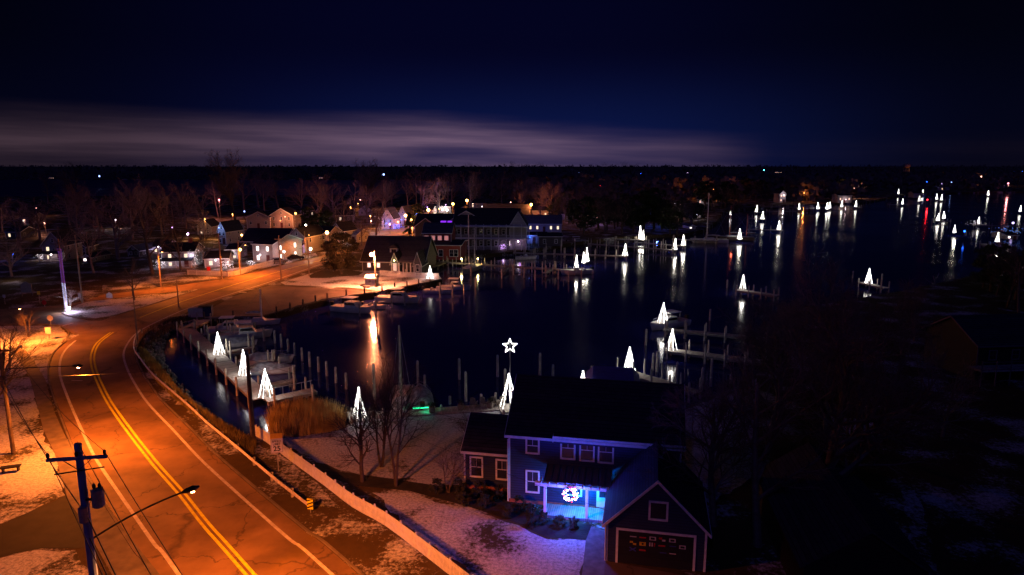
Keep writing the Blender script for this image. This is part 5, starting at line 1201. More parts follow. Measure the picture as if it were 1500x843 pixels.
# --- picket fences
def picket_fence(label, pts, h=1.1, step=.16, pw=.115, name='picket_fence', mtl=None, postev=2.4):
    m = MB(); rl = MB(); ps = MB(); t = thing(name, label, 'fence', pts[0]); o = pts[0]; cum = 0; nxt = 0
    posts_ = []
    for a, b in zip(pts, pts[1:]):
        d = b - a; Ln = d.length; rz = math.atan2(d.y, d.x); d.normalize(); x = nxt
        while x < Ln:
            q = a + d * x - o; m.box((q.x, q.y, h / 2 + .04), (pw, .022, h), rz); x += step
        nxt = x - Ln
        nrm = Vector((-d.y, d.x, 0)) * .045
        for z in (.3, h - .22): rl.beam(a - o + nrm + Vector((0, 0, z)), b - o + nrm + Vector((0, 0, z)), .05, .09)
        k = 0
        while k * postev < Ln - .5:
            posts_.append((a + d * k * postev - o + nrm * 2.4, rz)); k += 1
    part('pickets', m, mtl or M_WPAINT, t).name = 'picket_panel'; part('rail', rl, mtl or M_WPAINT, t)
    for q, rz in posts_[:90]: part('post', MB().box((0, 0, .6), (.1, .1, 1.2), rz), mtl or M_WPAINT, t, loc=q)
    return t
fp = P([(375, 640), (392, 650), (425.5, 676), (476, 713), (516.5, 744), (565, 771.5), (628, 819.5), (658, 843)])
fp.append(fp[-1] + (fp[-1] - fp[-2]).normalized() * 25)
picket_fence('long white picket fence between the road verge and the snowy yard', smooth_line(fp, 3))
picket_fence('white picket fence in front of the village houses', smooth_line(P([(275, 403), (322, 405), (344, 405), (368, 397), (398, 388), (424, 381)]), 2), 1.2, .3, .16)
picket_fence('white fence along the back of the snowy harbour lot', P([(557, 404), (594, 407), (642, 409)]), 1.3, .32, .18)
# --- guardrail
def guardrail(label, pts, gap=3.8):
    t = thing('guardrail', label, 'guardrail', pts[0]); o = pts[0]
    m = MB(); prof = [(0, .78), (-.06, .70), (0, .62), (-.06, .54), (0, .46)]
    a = offset(pts, 0); vs = []; n = len(pts)
    for i, p_ in enumerate(pts):
        tg = (pts[min(i + 1, n - 1)] - pts[max(i - 1, 0)]); tg.normalize(); nr = Vector((tg.y, -tg.x, 0))
        for u, z in prof: vs.append(p_ - o + nr * u * -1 + Vector((0, 0, z)))
        for u, z in reversed(prof): vs.append(p_ - o + nr * (-u + -.012) + Vector((0, 0, z)))
    k = 10; m.add(vs, [(i * k + j, i * k + (j + 1) % k, (i + 1) * k + (j + 1) % k, (i + 1) * k + j) for i in range(n - 1) for j in range(k)] + [tuple(range(k)), tuple(range((n - 1) * k, n * k))])
    part('rail', m, mat('rail_steel', (.62, .58, .55), (.4, .37, .35), 3, rough=.55, metal=.2), t)
    cum = 0; last = -9
    for i in range(n - 1):
        for s in range(6):
            q = pts[i].lerp(pts[i + 1], s / 6)
            cum += (pts[i + 1] - pts[i]).length / 6
            if cum - last > gap:
                last = cum; tg = (pts[i + 1] - pts[i]).normalized(); nr = Vector((tg.y, -tg.x, 0))
                part('post', MB().box((0, 0, .3), (.16, .2, .9), math.atan2(tg.y, tg.x)), M_PILE, t, loc=q - o - nr * .2)
    return t
gr = smooth_line(P([(206, 489), (199, 499), (197, 517), (207, 533), (225, 556), (255, 583), (281, 606), (305, 629), (340, 658), (375, 688), (408, 716), (451, 750)]))
guardrail('long steel guardrail curving along the bend above the marina', gr)
p = gr[-1]; t = thing('hazard_marker', 'yellow and black striped hazard marker at the guardrail end', 'road sign', p + Vector((.25, -.15, 0)), rad(-10))
part('post', MB().bb(-.03, .03, .0, .05, 0, .5), M_METAL, t); bd = part('sign_board', MB().bb(-.24, .24, -.03, -.004, .3, 1.15), M_YELLOW, t)
sm = MB()
for k in range(3): sm.add([(-.24, -.034, .34 + k * .28), (.24, -.034, .54 + k * .28), (.24, -.034, .66 + k * .28 if k < 2 else 1.15), (-.24, -.034, .46 + k * .28)], [(0, 1, 2, 3)])
part('stripes', sm, M_BLACK, bd)
# --- signs
FNT = None
def text(parent, s, size, loc, m, rx=90):
    cu = bpy.data.curves.new('lettering', 'FONT'); cu.body = s; cu.size = size; cu.align_x = 'CENTER'; cu.align_y = 'CENTER'; cu.extrude = .002; cu.offset = .004 * size / .2
    o = bpy.data.objects.new('tmp', cu); COL.objects.link(o)
    dg = bpy.context.evaluated_depsgraph_get(); me = bpy.data.meshes.new_from_object(o.evaluated_get(dg)); bpy.data.objects.remove(o)
    me.materials.clear(); me.materials.append(m)
    o = bpy.data.objects.new('lettering', me); COL.objects.link(o); o.parent = parent; o.location = loc; o.rotation_euler = (rad(rx), 0, 0)
    return o
p = G(408, 691); zt = ztop(p, 635); t = thing('speed_limit_sign', 'white SPEED LIMIT 25 sign with a yellow top plate by the picket fence', 'road sign', p, rad(14))
part('post', MB().bb(-.04, .04, .004, .08, 0, zt - .05), M_METAL, t)
hh = zt; wS = .5
bd = part('sign_board', MB().bb(-wS, wS, -.03, -.002, hh - 1.75, hh - .48), M_WPAINT, t)
part('top_plate', MB().bb(-wS, wS, -.032, -.002, hh - .46, hh), mat('sign_yellow', (.75, .45, .04), None, 3), t)
bm = MB()
for x in (-wS + .04, wS - .06): bm.bb(x, x + .02, -.036, -.031, hh - 1.71, hh - .52)
for z in (hh - 1.71, hh - .54): bm.bb(-wS + .04, wS - .04, -.037, -.031, z, z + .02)
part('border', bm, M_BLACK, bd)
text(bd, 'SPEED', .27, (0, -.035, hh - .72), M_BLACK); text(bd, 'LIMIT', .27, (0, -.035, hh - .97), M_BLACK); text(bd, '25', .62, (0, -.035, hh - 1.39), M_BLACK)
def small_sign(label, px, pyb, pyt, shape, w, m, rz=0, name='road_sign', face=None):
    p = G(px, pyb); zt = ztop(p, pyt); t = thing(name, label, 'sign', p, rad(rz))
    part('post', MB().tube([(0, .03, 0), (0, .03, zt - w * .1)], .04, 6), M_METAL, t)
    if shape == 'round':
        d = MB(); n = 20; d.prism([(w / 2 * math.cos(6.2832 * k / n), zt - w / 2 + w / 2 * math.sin(6.2832 * k / n)) for k in range(n)], -.03, -.005)
    elif shape == 'oct':
        d = MB(); n = 8; d.prism([(w / 2 * math.cos(6.2832 * (k + .5) / n), zt - w / 2 + w / 2 * math.sin(6.2832 * (k + .5) / n)) for k in range(n)], -.03, -.005)
    elif shape == 'house':
        d = MB().prism([(-w / 2, zt - w), (w / 2, zt - w), (w / 2, zt - w * .35), (0, zt), (-w / 2, zt - w * .35)], -.03, -.005)
    else:
        d = MB().bb(-w / 2, w / 2, -.03, -.005, zt - w * 1.15, zt)
    part('sign_board', d, m, t)
    return t
M_SW = mat('sign_white', (.62, .6, .58), (.5, .48, .46), 3)
small_sign('round pale sign on a post at the side street corner', 75, 480, 462, 'round', .95, M_SW)
small_sign('square white sign on the snowy corner by the bend', 72, 498, 480, 'sq', .85, M_SW)
small_sign('red octagonal stop sign across the side street', 65.5, 450, 440, 'oct', .9, mat('sign_red', (.45, .01, .015), None, 3))
small_sign('small white house-shaped sign on the traffic island verge', 161, 440, 428, 'house', 1.2, M_SW)
small_sign('small red and white sign before the village fence', 307, 412, 391, 'sq', .8, mat('sign_red', (.45, .01, .015), None, 3))
small_sign('white plaque beside the plain pole across the side street', 118, 441, 430, 'sq', .7, M_SW)
small_sign('tall narrow yellow sign across the side street', 58.5, 445, 427, 'sq', .55, mat('sign_yellow', (.75, .45, .04), None, 3))
small_sign('small white post sign at the left edge across the side street', 7.5, 446, 432, 'sq', .5, M_SW)
p = G(40, 434); t = thing('notice_board', 'pale notice board with a peaked top across the side street', 'sign', p, rad(8))
part('sign_board', MB().prism([(-1.0, .7), (1.0, .7), (1.0, 2.4), (.6, 2.6), (0, 3.0), (-.6, 2.6), (-1.0, 2.4)], -.08, 0), mat('board_tan', (.42, .36, .26), (.34, .28, .2), 2), t)
for x in (-.95, .95): part('post', MB().bb(x - .06, x + .06, .01, .12, 0, 2.4), M_WOOD, t)
# --- small dumpster and shed at the pier root
p = G(290, 465); t = thing('dock_box', 'pale storage box with a dark blue bin at the pier entrance', 'storage box', p, rad(12)); 
part('box', MB().bb(-1.5, .8, 0, 1.6, 0, 1.5), mat('pale_panel', (.5, .45, .4), (.4, .36, .32), 2), t); part('bin', MB().bb(.81, 2.2, 0.1, 1.6, 0, 1.7), mat('bin_blue', (.02, .03, .1), None, 2), t); part('lid', MB().bb(.1, 2.3, -.1, 1.7, 1.71, 1.8), M_DMETAL, t)
# --- grate on the left lawn
single('bench', MB().bb(-.75, .75, -.3, .3, .4, .48).bb(-.6, -.5, -.2, .2, 0, .4).bb(.5, .6, -.2, .2, 0, .4), M_DMETAL, 'low dark bench on the snowy lawn at the left', 'bench', G(16, 691), rad(20))

# --- cars
def car(label, px, py, rz, paint, sc=1.0):
    t = thing('parked_car', label, 'car', G(px, py), rad(rz), 'cars parked in the village')
    L_, B_ = 4.5, 1.8
    prof = [(-2.25, .35), (2.25, .35), (2.28, .7), (2.1, .92), (1.15, 1.0), (-1.75, 1.05), (-2.2, .98), (-2.28, .6)]
    b = MB().prism(prof, -B_ / 2, B_ / 2); part('body', b, paint, t)
    part('roof', MB().add([(-1.2, -.68, 1.46), (.35, -.68, 1.46), (.35, .68, 1.46), (-1.2, .68, 1.46), (-1.15, -.64, 1.52), (.3, -.64, 1.52), (.3, .64, 1.52), (-1.15, .64, 1.52)], [(0, 1, 2, 3), (7, 6, 5, 4), (0, 4, 5, 1), (1, 5, 6, 2), (2, 6, 7, 3), (3, 7, 4, 0)]), paint, t)
    part('cabin_glass', MB().add([(-1.75, -.8, 1.03), (1.1, -.8, 1.0), (1.1, .8, 1.0), (-1.75, .8, 1.03), (-1.2, -.68, 1.455), (.35, -.68, 1.455), (.35, .68, 1.455), (-1.2, .68, 1.455)], [(3, 2, 1, 0), (4, 5, 6, 7), (0, 1, 5, 4), (1, 2, 6, 5), (2, 3, 7, 6), (3, 0, 4, 7)]), M_GLASS, t)
    for x in (-1.4, 1.4):
        for y in (-.84, .84):
            wv = part('wheel', MB().tube([(x, y - .1, .33), (x, y + .1, .33)], .33, 14), M_BLACK, t)
            part('rim', MB().tube([(x, y - .11, .33), (x, y + .11, .33)], .19, 10), M_METAL, wv)
    for y in (-.65, .65): part('headlight', MB().box((2.24, y, .75), (.08, .35, .14)), M_WPAINT, t)
    return t
car('dark car parked at the kerb by the violet porch house', 433, 381, 28, mat('car_black', (.02, .02, .03), None, 2, rough=.25, spec=.6))
car('white car parked beside the greenish floodlight', 468, 364, 20, mat('car_white', (.6, .6, .6), None, 2, rough=.25, spec=.6))
car('silver car behind the white parked car', 478, 361, 20, mat('car_silver', (.35, .35, .38), None, 2, rough=.25, spec=.6))
car('dark blue car parked beyond the evergreen tree', 533, 351, 30, mat('car_blue', (.02, .03, .1), None, 2, rough=.25, spec=.6))
car('grey car at the front of the corner house driveway', 408, 386, 30, mat('car_grey', (.2, .2, .22), None, 2, rough=.25, spec=.6))
#PART4
# ------------------------------------------------------------------ the blue house
HR = math.atan2(-2.5, 12.6); H0 = Vector((-.2, 49.5, 0))
t = thing('blue_house', 'dark blue clapboard house with white trim, porch wreath and front garage', 'house', H0, HR)
Wd, Hh, Dp, Rs = 12.8, 5.65, 9.2, 3.1
gable_house(t, Wd, Dp, Hh, Rs, 'x', SID_B, RF_D, x0=0, over=.3)
inv = Matrix.Rotation(-HR, 3, 'Z')
def onwall(px, py, y=0.0):
    d = inv @ Vector(ray(px, py)); o = inv @ (Vector((0, 0, CAMH)) - H0)
    k = (y - o.y) / d.y; return o.x + d.x * k, o.z + d.z * k
for l_, t_, r_, b_ in [(770, 640, 790.5, 666), (821, 639, 843, 674), (849, 642.5, 871, 677), (876, 645, 899, 680), (770, 688, 790.5, 723)]:
    xa, za = onwall(l_, t_); xb, zb = onwall(r_, b_)
    add_window(t, ((xa + xb) / 2, 0, (za + zb) / 2), xb - xa, za - zb, 'f', mat('house_pane', (.03, .035, .06), (.02, .02, .03), 1.5, rough=.08, spec=.8), fw=.13)
# raised dormer band right of the step
xs, _ = onwall(814, 640)
part('dormer_wall', MB().bb(xs, Wd + .02, -.16, .3, Hh - .45, Hh + .28), SID_B, t)
part('dormer_trim', MB().bb(xs - .12, Wd + .3, -.6, -.54, Hh + .1, Hh + .27).bb(xs - .16, xs - .1, -.6, .1, Hh - .2, Hh + .27), M_WPAINT, t)
part('dormer_roof', MB().add([(xs - .1, -.54, Hh + .28), (Wd + .3, -.54, Hh + .28), (Wd + .3, 3, Hh + 2.15), (xs - .1, 3, Hh + 2.15), (xs - .1, -.54, Hh + .36), (Wd + .3, -.54, Hh + .36), (Wd + .3, 3, Hh + 2.35), (xs - .1, 3, Hh + 2.35)], [(0, 1, 2, 3), (7, 6, 5, 4), (0, 4, 5, 1), (1, 5, 6, 2), (2, 6, 7, 3), (3, 7, 4, 0)]), RF_D, t)
# left wing
wx = -4.0
gable_house(t, 3.95, 6.0, 3.3, 1.9, 'x', SID_B, RF_D, x0=wx, y0=1.5, over=.25, wname='wing_wall', rname='wing_roof')
for l_, t_, r_, b_ in [(688, 668, 708, 700), (726, 672, 745, 704)]:
    xa, za = onwall(l_, t_, 1.5); xb, zb = onwall(r_, b_, 1.5); add_window(t, ((xa + xb) / 2, 1.5, (za + zb) / 2), min(xb, -.06) - xa, za - zb, 'f', mat('house_pane', (.03, .035, .06)), fw=.13)
part('foundation', MB().bb(wx - .04, -.01, 1.42, 1.498, 0, .35).bb(-.04, Wd, -.06, -.003, 0, .3), mat('brick', (.3, .1, .07), (.2, .07, .05), 5), t)
# porch
px0, px1, pd = 3.05, 6.15, 1.75
pf = part('porch_floor', MB().bb(px0 - .15, px1 + 1.9, -pd - .1, -.07, 0, .2), M_DECK, t)
for x in (px0, px1):
    part('porch_post', MB().bb(x - .1, x + .1, -pd, -pd + .2, .2, 2.45), M_WPAINT, t)
part('porch_beam', MB().bb(px0 - .75, px1 + 2.1, -pd - .06, -pd + .04, 2.46, 2.7).bb(px0 - .75, px1 + 2.1, -pd + .16, -pd + .26, 2.46, 2.7), M_WPAINT, t)
for k in range(9):
    x = px0 - .3 + k * .62
    part('rafter_tail', MB().add([(x - .04, -pd - .5, 2.72), (x + .04, -pd - .5, 2.72), (x + .04, -pd + .4, 2.72), (x - .04, -pd + .4, 2.72), (x - .04, -pd - .42, 2.86), (x + .04, -pd - .42, 2.86), (x + .04, -pd + .4, 2.98), (x - .04, -pd + .4, 2.98)], [(0, 1, 2, 3), (7, 6, 5, 4), (0, 4, 5, 1), (1, 5, 6, 2), (2, 6, 7, 3), (3, 7, 4, 0)]), M_WPAINT, t)
ra, rb = px0 - .1, px1 + 1.75
zw = onwall(850, 684)[1]; ze = 2.86
pr = MB().add([(ra, -pd - .15, ze), (rb, -pd - .15, ze), (rb, -.01, zw - .06), (ra, -.01, zw - .06), (ra, -pd - .15, ze + .06), (rb, -pd - .15, ze + .06), (rb, -.01, zw), (ra, -.01, zw)], [(0, 1, 2, 3), (7, 6, 5, 4), (0, 4, 5, 1), (1, 5, 6, 2), (2, 6, 7, 3), (3, 7, 4, 0)])
for k in range(11):
    x = ra + .02 + (rb - ra - .06) * k / 10; pr.beam((x, -pd - .15, ze + .09), (x, -.02, zw + .03), .03, .06)
part('porch_roof', pr, mat('metal_roof', (.09, .1, .12), (.07, .08, .1), 2, rough=.35, metal=.3), t)
dr_ = part('front_door', MB().bb(6.75, 7.7, -.06, -.003, .2, 2.3), M_WPAINT, t); part('door_glass', MB().bb(6.95, 7.5, -.07, -.062, 1.1, 2.1), mat('house_pane', (.03, .035, .06)), dr_); part('handle', MB().octa((7.6, -.1, 1.15), .04), M_METAL, dr_)
add_window(t, (5.0, 0, 1.6), 1.3, 1.2, 'f', mat('house_pane', (.03, .035, .06)))
part('downspout', MB().tube([(-.1, -.1, 5.2), (-.1, -.1, .1)], .05, 6), M_WPAINT, t)
# wreath
wxp, wzp = onwall(836, 724, -pd - .2); wc = H0 + Matrix.Rotation(HR, 3, 'Z') @ Vector((wxp, -pd - .2, 0)); 
t2 = thing('wreath', 'big glowing wreath of white, pink and blue lights on the porch', 'wreath', wc, HR)
rr = random.Random(9); ring = MB(); n = 24
ring.tube([(.44 * math.cos(6.2832 * k / n), 0, wzp + .44 * math.sin(6.2832 * k / n)) for k in range(n + 1)], .12, 6, cap=False)
part('evergreen_ring', ring, M_LEAF, t2)
for nm, mm, cnt in (('white_bulb', emat('wreath_white', (1, .85, .95), 7), 40), ('red_bulb', E_RED, 26), ('blue_bulb', E_BLUE, 36), ('violet_bulb', emat('violet_bulb', (.8, .5, 1), 20), 34)):
    m = MB()
    for k in range(cnt):
        a = rr.uniform(0, 6.283); q = .44 + rr.gauss(0, .09); m.octa((q * math.cos(a), -.13 + rr.uniform(-.06, .02), wzp + q * math.sin(a)), .042)
    part(nm + 's', m, mm, t2)
part('bow', MB().box((.0, -.18, wzp + .62), (.3, .06, .14)).box((0, -.18, wzp + .5), (.1, .05, .3)), mat('bow_red', (.5, .01, .01)), t2)
fl = lambda x, y, z: H0 + Matrix.Rotation(HR, 3, 'Z') @ Vector((x, y, z))
lamp(fl(wxp, -pd - .9, wzp), (.05, .08, 1), 1100, .35, 'wreath_glow'); lamp(fl(wxp + .9, -1.0, 2.0), (0, .27, 1), 900, .3, 'porch_glow')
# garage
GX = 6.26; g0 = Vector((6.26, 41.4, 0))
gl = inv @ (g0 - H0); gx0, gy0 = gl.x, gl.y; gw = 6.3
gable_house(t, gw, -gy0 + .3, 2.85, 3.15, 'y', SID_B, RF_D, x0=gx0, y0=gy0, over=.28, wname='garage_wall', rname='garage_roof')
part('garage_door', MB().bb(gx0 + .75, gx0 + 5.55, gy0 - .03, gy0 - .003, .0, 2.35), lines_mat('garage_door_paint', (.022, .022, .028), (.016, .016, .02), 2, .59, .03, rough=.5), t)
part('garage_frame', MB().bb(gx0 + .6, gx0 + .75, gy0 - .06, gy0 - .002, 0, 2.5).bb(gx0 + 5.55, gx0 + 5.7, gy0 - .06, gy0 - .002, 0, 2.5).bb(gx0 + .75, gx0 + 5.55, gy0 - .06, gy0 - .002, 2.35, 2.5), M_WPAINT, t)
add_window(t, (gx0 + gw / 2 + .1, gy0, 3.95), 1.25, 1.35, 'f', mat('house_pane', (.03, .035, .06)), fw=.13, muntin=False)
part('downspout', MB().tube([(gx0 - .08, gy0 - .06, 2.7), (gx0 - .08, gy0 - .06, .1)], .05, 6), M_WPAINT, t)
F_W = mat('flag_white', (.6, .56, .55)); F_R = mat('flag_red', (.5, .03, .04)); F_Y = mat('flag_yellow', (.65, .42, .02)); F_B = mat('flag_blue', (.06, .08, .4))
def flag(x, z, kind):
    x += gx0 + 1.5; y = gy0 - .034; w_, h_ = .42, .26
    def q(a, b, c, d, m, dy=0, nm='flag_panel', par=t): return part(nm, MB().bb(x + a, x + b, y - .006 - dy, y - dy, z + c, z + d), m, par)
    if kind == 'bar': q(0, w_, .1, .16, F_W)
    if kind == 'redbar': q(0, w_, .08, .18, F_R)
    if kind == 'frame':
        b = q(0, w_, 0, h_, F_W); q(.08, w_ - .08, .06, h_ - .06, M_BLACK, .008, 'flag_field', b)
    if kind == 'checks':
        b = q(0, w_ / 2, h_ / 2, h_, F_R); q(w_ / 2, w_, 0, h_ / 2, F_W, 0, 'flag_field', b)
    if kind == 'ychecks':
        b = q(0, w_ / 2, h_ / 2, h_, F_Y); q(w_ / 2, w_, 0, h_ / 2, F_Y, 0, 'flag_field', b)
    if kind == 'ydisc':
        b = q(0, w_, 0, h_, F_Y); q(.15, w_ - .15, .07, h_ - .07, M_BLACK, .008, 'flag_field', b)
    if kind == 'bars':
        b = q(0, .08, 0, h_, F_W); q(.15, .23, 0, h_, F_W, 0, 'flag_field', b); q(.3, .38, 0, h_, F_R, 0, 'flag_field', b)
    if kind == 'x':
        part('flag_panel', MB().beam((x, y, z), (x + w_, y, z + h_), .01, .07).beam((x, y - .012, z + h_), (x + w_, y - .012, z), .01, .07), F_B, t)
    if kind == 'plus': q(0, w_, .1, .15, F_B)
for x, z, k in [(0, 1.85, 'bar'), (.62, 1.85, 'redbar'), (1.25, 1.85, 'frame'), (1.85, 1.85, 'checks'), (2.5, 1.85, 'frame'), (0, 1.4, 'ychecks'), (.62, 1.4, 'ydisc'), (1.25, 1.42, 'bars'), (1.85, 1.4, 'redbar'), (2.55, 1.45, 'plus'), (3.15, 1.45, 'frame'), (0, .95, 'x'), (.62, .95, 'redbar'), (1.95, .92, 'plus'), (2.55, .92, 'bar')]:
    flag(x, z, k)
# foundation shrubs
k = 0
for x, y, h, lb in [(1.0, -1.1, 1.0, 'rounded dark shrub at the house corner'), (2.0, -1.6, .9, 'low shrub left of the porch post'), (3.2, -2.7, .8, 'low shrub directly before the lit porch'), (4.3, -2.9, .85, 'shrub below the glowing wreath'), (5.3, -3.0, .8, 'last shrub before the porch steps'), (-.9, .2, 1.1, 'dark bush between the wing and the main house'), (-2.4, .3, 1.2, 'dark bush below the left wing windows'), (-4.0, .6, 1.1, 'dark bush at the outer corner of the wing'), (-1.6, -1.3, 1.0, 'dark bush in the wide garden bed, upper one'), (-3.5, -1.2, 1.0, 'dark bush at the left end of the garden bed'), (.3, -2.4, .9, 'dark bush in the wide garden bed, lower one'), (2.2, -3.4, .8, 'dark bush at the edge of the snowy front lawn'), (-6.0, .2, 1.1, 'dark bush beyond the end of the wing')]:
    tree(f'shrub{k % 3}', fl(x, y, 0), h, lb, rz=k, cat='shrub', group='shrubs around the blue house', wide=1.0); k += 1
# chairs on the boardwalk
def chair(p, rz, label):
    t = thing('lawn_chair', label, 'chair', p, rz, 'wooden chairs on the seawall')
    part('seat', MB().box((0, 0, .38), (.6, .6, .05), tilt=Matrix.Rotation(rad(8), 3, 'X')), M_WOOD, t)
    b = MB()
    for i in range(5): b.box((-.24 + i * .12, .38, .8), (.1, .03, .85 + .06 * (2 - abs(i - 2))), tilt=Matrix.Rotation(rad(-16), 3, 'X'))
    part('backrest', b, M_WOOD, t)
    for s in (-1, 1):
        part('armrest', MB().box((s * .36, 0, .6), (.14, .75, .03)), M_WOOD, t)
        part('leg', MB().box((s * .33, -.3, .3), (.06, .08, .6)), M_WOOD, t); part('leg', MB().box((s * .33, .3, .3), (.06, .08, .6)), M_WOOD, t)
    return t
c0 = None
for px, py, lb in [(693.5, 598, 'leftmost wooden lawn chair on the seawall boardwalk'), (710, 597, 'second wooden lawn chair from the left on the seawall'), (724, 596, 'third wooden lawn chair from the left on the seawall'), (735, 595.5, 'wooden lawn chair nearest the starlit tree')]:
    p = G(px, py, .13) + Vector((0, .3, 0))
    if c0 is None: c0 = chair(p, rad(170), lb)
    else: copy_tree(c0, p, rad(170 + jit(25)), None, lb)
def planter(px, py, lb):
    t = thing('planter', lb, 'planter', G(px, py)); part('pot', MB().tube([(0, 0, 0), (0, 0, .75)], [.28, .38], 10), M_WOOD, t)
    m = MB(); r3 = random.Random(px)
    for j in range(60):
        c = Vector((r3.gauss(0, .17), r3.gauss(0, .17), .8 + r3.random() * .4)); u = Vector((r3.gauss(0, 1), r3.gauss(0, 1), r3.gauss(0, 1))).normalized() * .1; v = Vector((u.y, -u.x, .06))
        m.add([c - u, c - v, c + u, c + v], [(0, 1, 2, 3)])
    part('plant', m, M_SHRUB, t)
for px, py, lb in [(675, 602, 'planter in the middle of the seawall edge'), (633, 606, 'planter near the green lit boat'), (507, 613, 'planter at the left corner of the floodlit deck'), (546, 612, 'planter at the right corner of the floodlit deck'), (718, 599, 'planter between the wooden lawn chairs')]: planter(px, py, lb)

# ------------------------------------------------------------------ utility poles and wires
def insul(mb, x, y, z): mb.tube([(x, y, z), (x, y, z + .08), (x, y, z + .2), (x, y, z + .26)], [.04, .08, .07, .03], 7)
def util_pole(label, base, h, arms=(), rz=0, r=.16, lampspec=None, transformer=False, name='utility_pole', pm_=None, group=None):
    t = thing(name, label, 'utility pole', base, rz, group)
    pmx = pm_ or mat('pole_wood', (.3, .22, .15), (.2, .14, .1), 3, stretch=(2, 2, .4))
    part('pole', MB().tube([(0, 0, -.1), (0, 0, h * .5), (0, 0, h)], [r * 1.15, r, r * .8], 10), pmx, t)
    for z, wd in arms:
        a = part('crossarm', MB().bb(-wd / 2, wd / 2, -r - .12, -r + .0, z - .07, z + .07), pmx, t)
        for x in (-wd / 2 + .08, wd / 2 - .08) + ((0,) if wd > 2 else ()):
            m = MB(); insul(m, x, -r - .06, z + .07); part('insulator', m, M_DMETAL, a)
        part('brace', MB().beam((-wd * .25, -r - .03, z - .05), (0, -r - .0, z - .6), .03, .03).beam((wd * .25, -r - .03, z - .05), (0, -r, z - .6), .03, .03), M_DMETAL, t)
    if transformer:
        m = MB().tube([(.62, -.1, h - 3.1), (.62, -.1, h - 3.05), (.62, -.1, h - 2.25), (.62, -.1, h - 2.2)], [.2, .27, .27, .15], 14)
        tr = part('transformer', m, mat('transformer_paint', (.2, .22, .26), (.15, .17, .2), 4, rough=.5), t)
        for x in (.5, .74):
            mm = MB(); insul(mm, x, -.1, h - 2.2); part('bushing', mm, M_DMETAL, tr)
        part('bracket', MB().bb(.1, .36, -.14, -.06, h - 2.75, h - 2.65), M_DMETAL, t)
        part('cable_box', MB().tube([(-.0, -.26, h - 3.7), (0, -.26, h - 3.0)], .2, 10), mat('transformer_paint', (.2, .22, .26)), t)
        part('lower_arm', MB().beam((-1.0, -.25, h - 1.3), (1.1, -.25, h - 1.1), .05, .05), M_DMETAL, t)
    if lampspec:
        ax, ay, az, hz, em, col, pw = lampspec   # arm end (local), head z, material
        n = 8; pts = []
        for k in range(n + 1):
            u = k / n; pts.append((ax * u, ay * u, az + (hz - az) * (1 - (1 - u) ** 2.0)))
        part('lamp_arm', MB().tube(pts, .045, 6), M_DMETAL, t)
        hd = MB(); d = Vector((ax, ay, 0)).normalized(); e = Vector((ax, ay, hz))
        hd.tube([e - d * .15, e + d * .1, e + d * .5, e + d * .8], [.05, .13, .17, .04], 10)
        hdo = part('lamp_head', hd, M_DMETAL, t)
        part('lens', MB().sphere(e + d * .42 + Vector((0, 0, -.12)), .12, 10, 6, (1.1, 1, .8)), em, hdo)
        lamp(e + d * .42 + Vector((0, 0, -.4)), col, pw, .22, 'street_light', t, spot=163 if base.y > 5 else 140)
    return t
SOD = (1, .2, .022)
P1 = Vector((-19.7, 29.2, 0)); hp1 = 13.5
util_pole('tall utility pole with transformer and long lamp arm at lower left', P1, hp1, ((12.9, 2.5),), rad(10), .19,
          (3.4, 2.9, 8.7, 9.4, E_SOD, SOD, 24000), True, pm_=mat('pole_bluegrey', (.1, .17, .5), (.05, .1, .32), 3, stretch=(2, 2, .4)))
P2 = G(20, 665); hp2 = ztop(P2, 482)
util_pole('utility pole with a lit lamp arm over the road at the left edge', P2, hp2 - .3, ((hp2 - 1.9, 2.4),), rad(4), .16, (6.0, .2, 8.0, 8.1, E_SOD, SOD, 18000), pm_=M_DARKPILE)
P3 = Vector((7.5, -1.5, 0))
util_pole('utility pole beyond the lower edge of the road', P3, 13.0, ((12.5, 2.5),), rad(10), .18, (-2.2, 2.4, 8.5, 9.2, E_SOD, SOD, 5000))  # unseen pole ends the wires; its lamp is added to even the light
b = G(-22, 468); util_pole('lamp pole of the side street at the left edge', b, 8.5, (), 0, .15, ((G(28, 452, 5.4) - b).x, (G(28, 452, 5.4) - b).y, 5.2, 5.5, E_SOD, SOD, 13000))
P5 = G(371, 646); hp5 = ztop(P5, 521); util_pole('thick wooden pole at the water edge in front of the marina pier', P5, hp5, (), 0, .2, pm_=M_DARKPILE)
b = G(202, 503); util_pole('thin dark pole inside the road bend at the guardrail', b, ztop(b, 440), (), 0, .09)
b = G(262, 450.5); util_pole('thin dark pole on the road edge above the pier entrance', b, ztop(b, 411), (), 0, .1)
P6 = G(325, 409); util_pole('wooden utility pole by the village fence', P6, ztop(P6, 342), ((ztop(P6, 342) - .8, 2.0),), 0, .17)
P7 = G(412, 411); util_pole('wooden utility pole left on the snowy roadside', P7, ztop(P7, 345), ((ztop(P7, 345) - .8, 2.0),), rad(30), .16)
P8 = G(453, 405); util_pole('thin wooden pole right on the snowy roadside', P8, ztop(P8, 352), (), 0, .13)
P9 = G(121, 444); util_pole('plain utility pole across the side street', P9, ztop(P9, 345), ((ztop(P9, 345) - .9, 2.2),), rad(20), .15)
P10 = G(98, 458); h10 = ztop(P10, 350)
t = util_pole('utility pole wrapped in violet and white string lights', P10, h10, ((h10 - .9, 2.4), (h10 - 2.0, 1.8)), rad(10), .16)
m1, m2 = MB(), MB()
for k in range(620):
    u = k / 620; a = u * 6.283 * 53; z = .3 + u * (h10 - 2.0); (m1 if u < .45 else m2).octa((.24 * math.cos(a), .24 * math.sin(a), z), .035 if u < .45 else .028)
part('white_string_lights', m1, emat('cool_string', (.6, .6, 1), 3), t); part('violet_string_lights', m2, emat('dim_violet', (.5, .12, 1), .9), t)
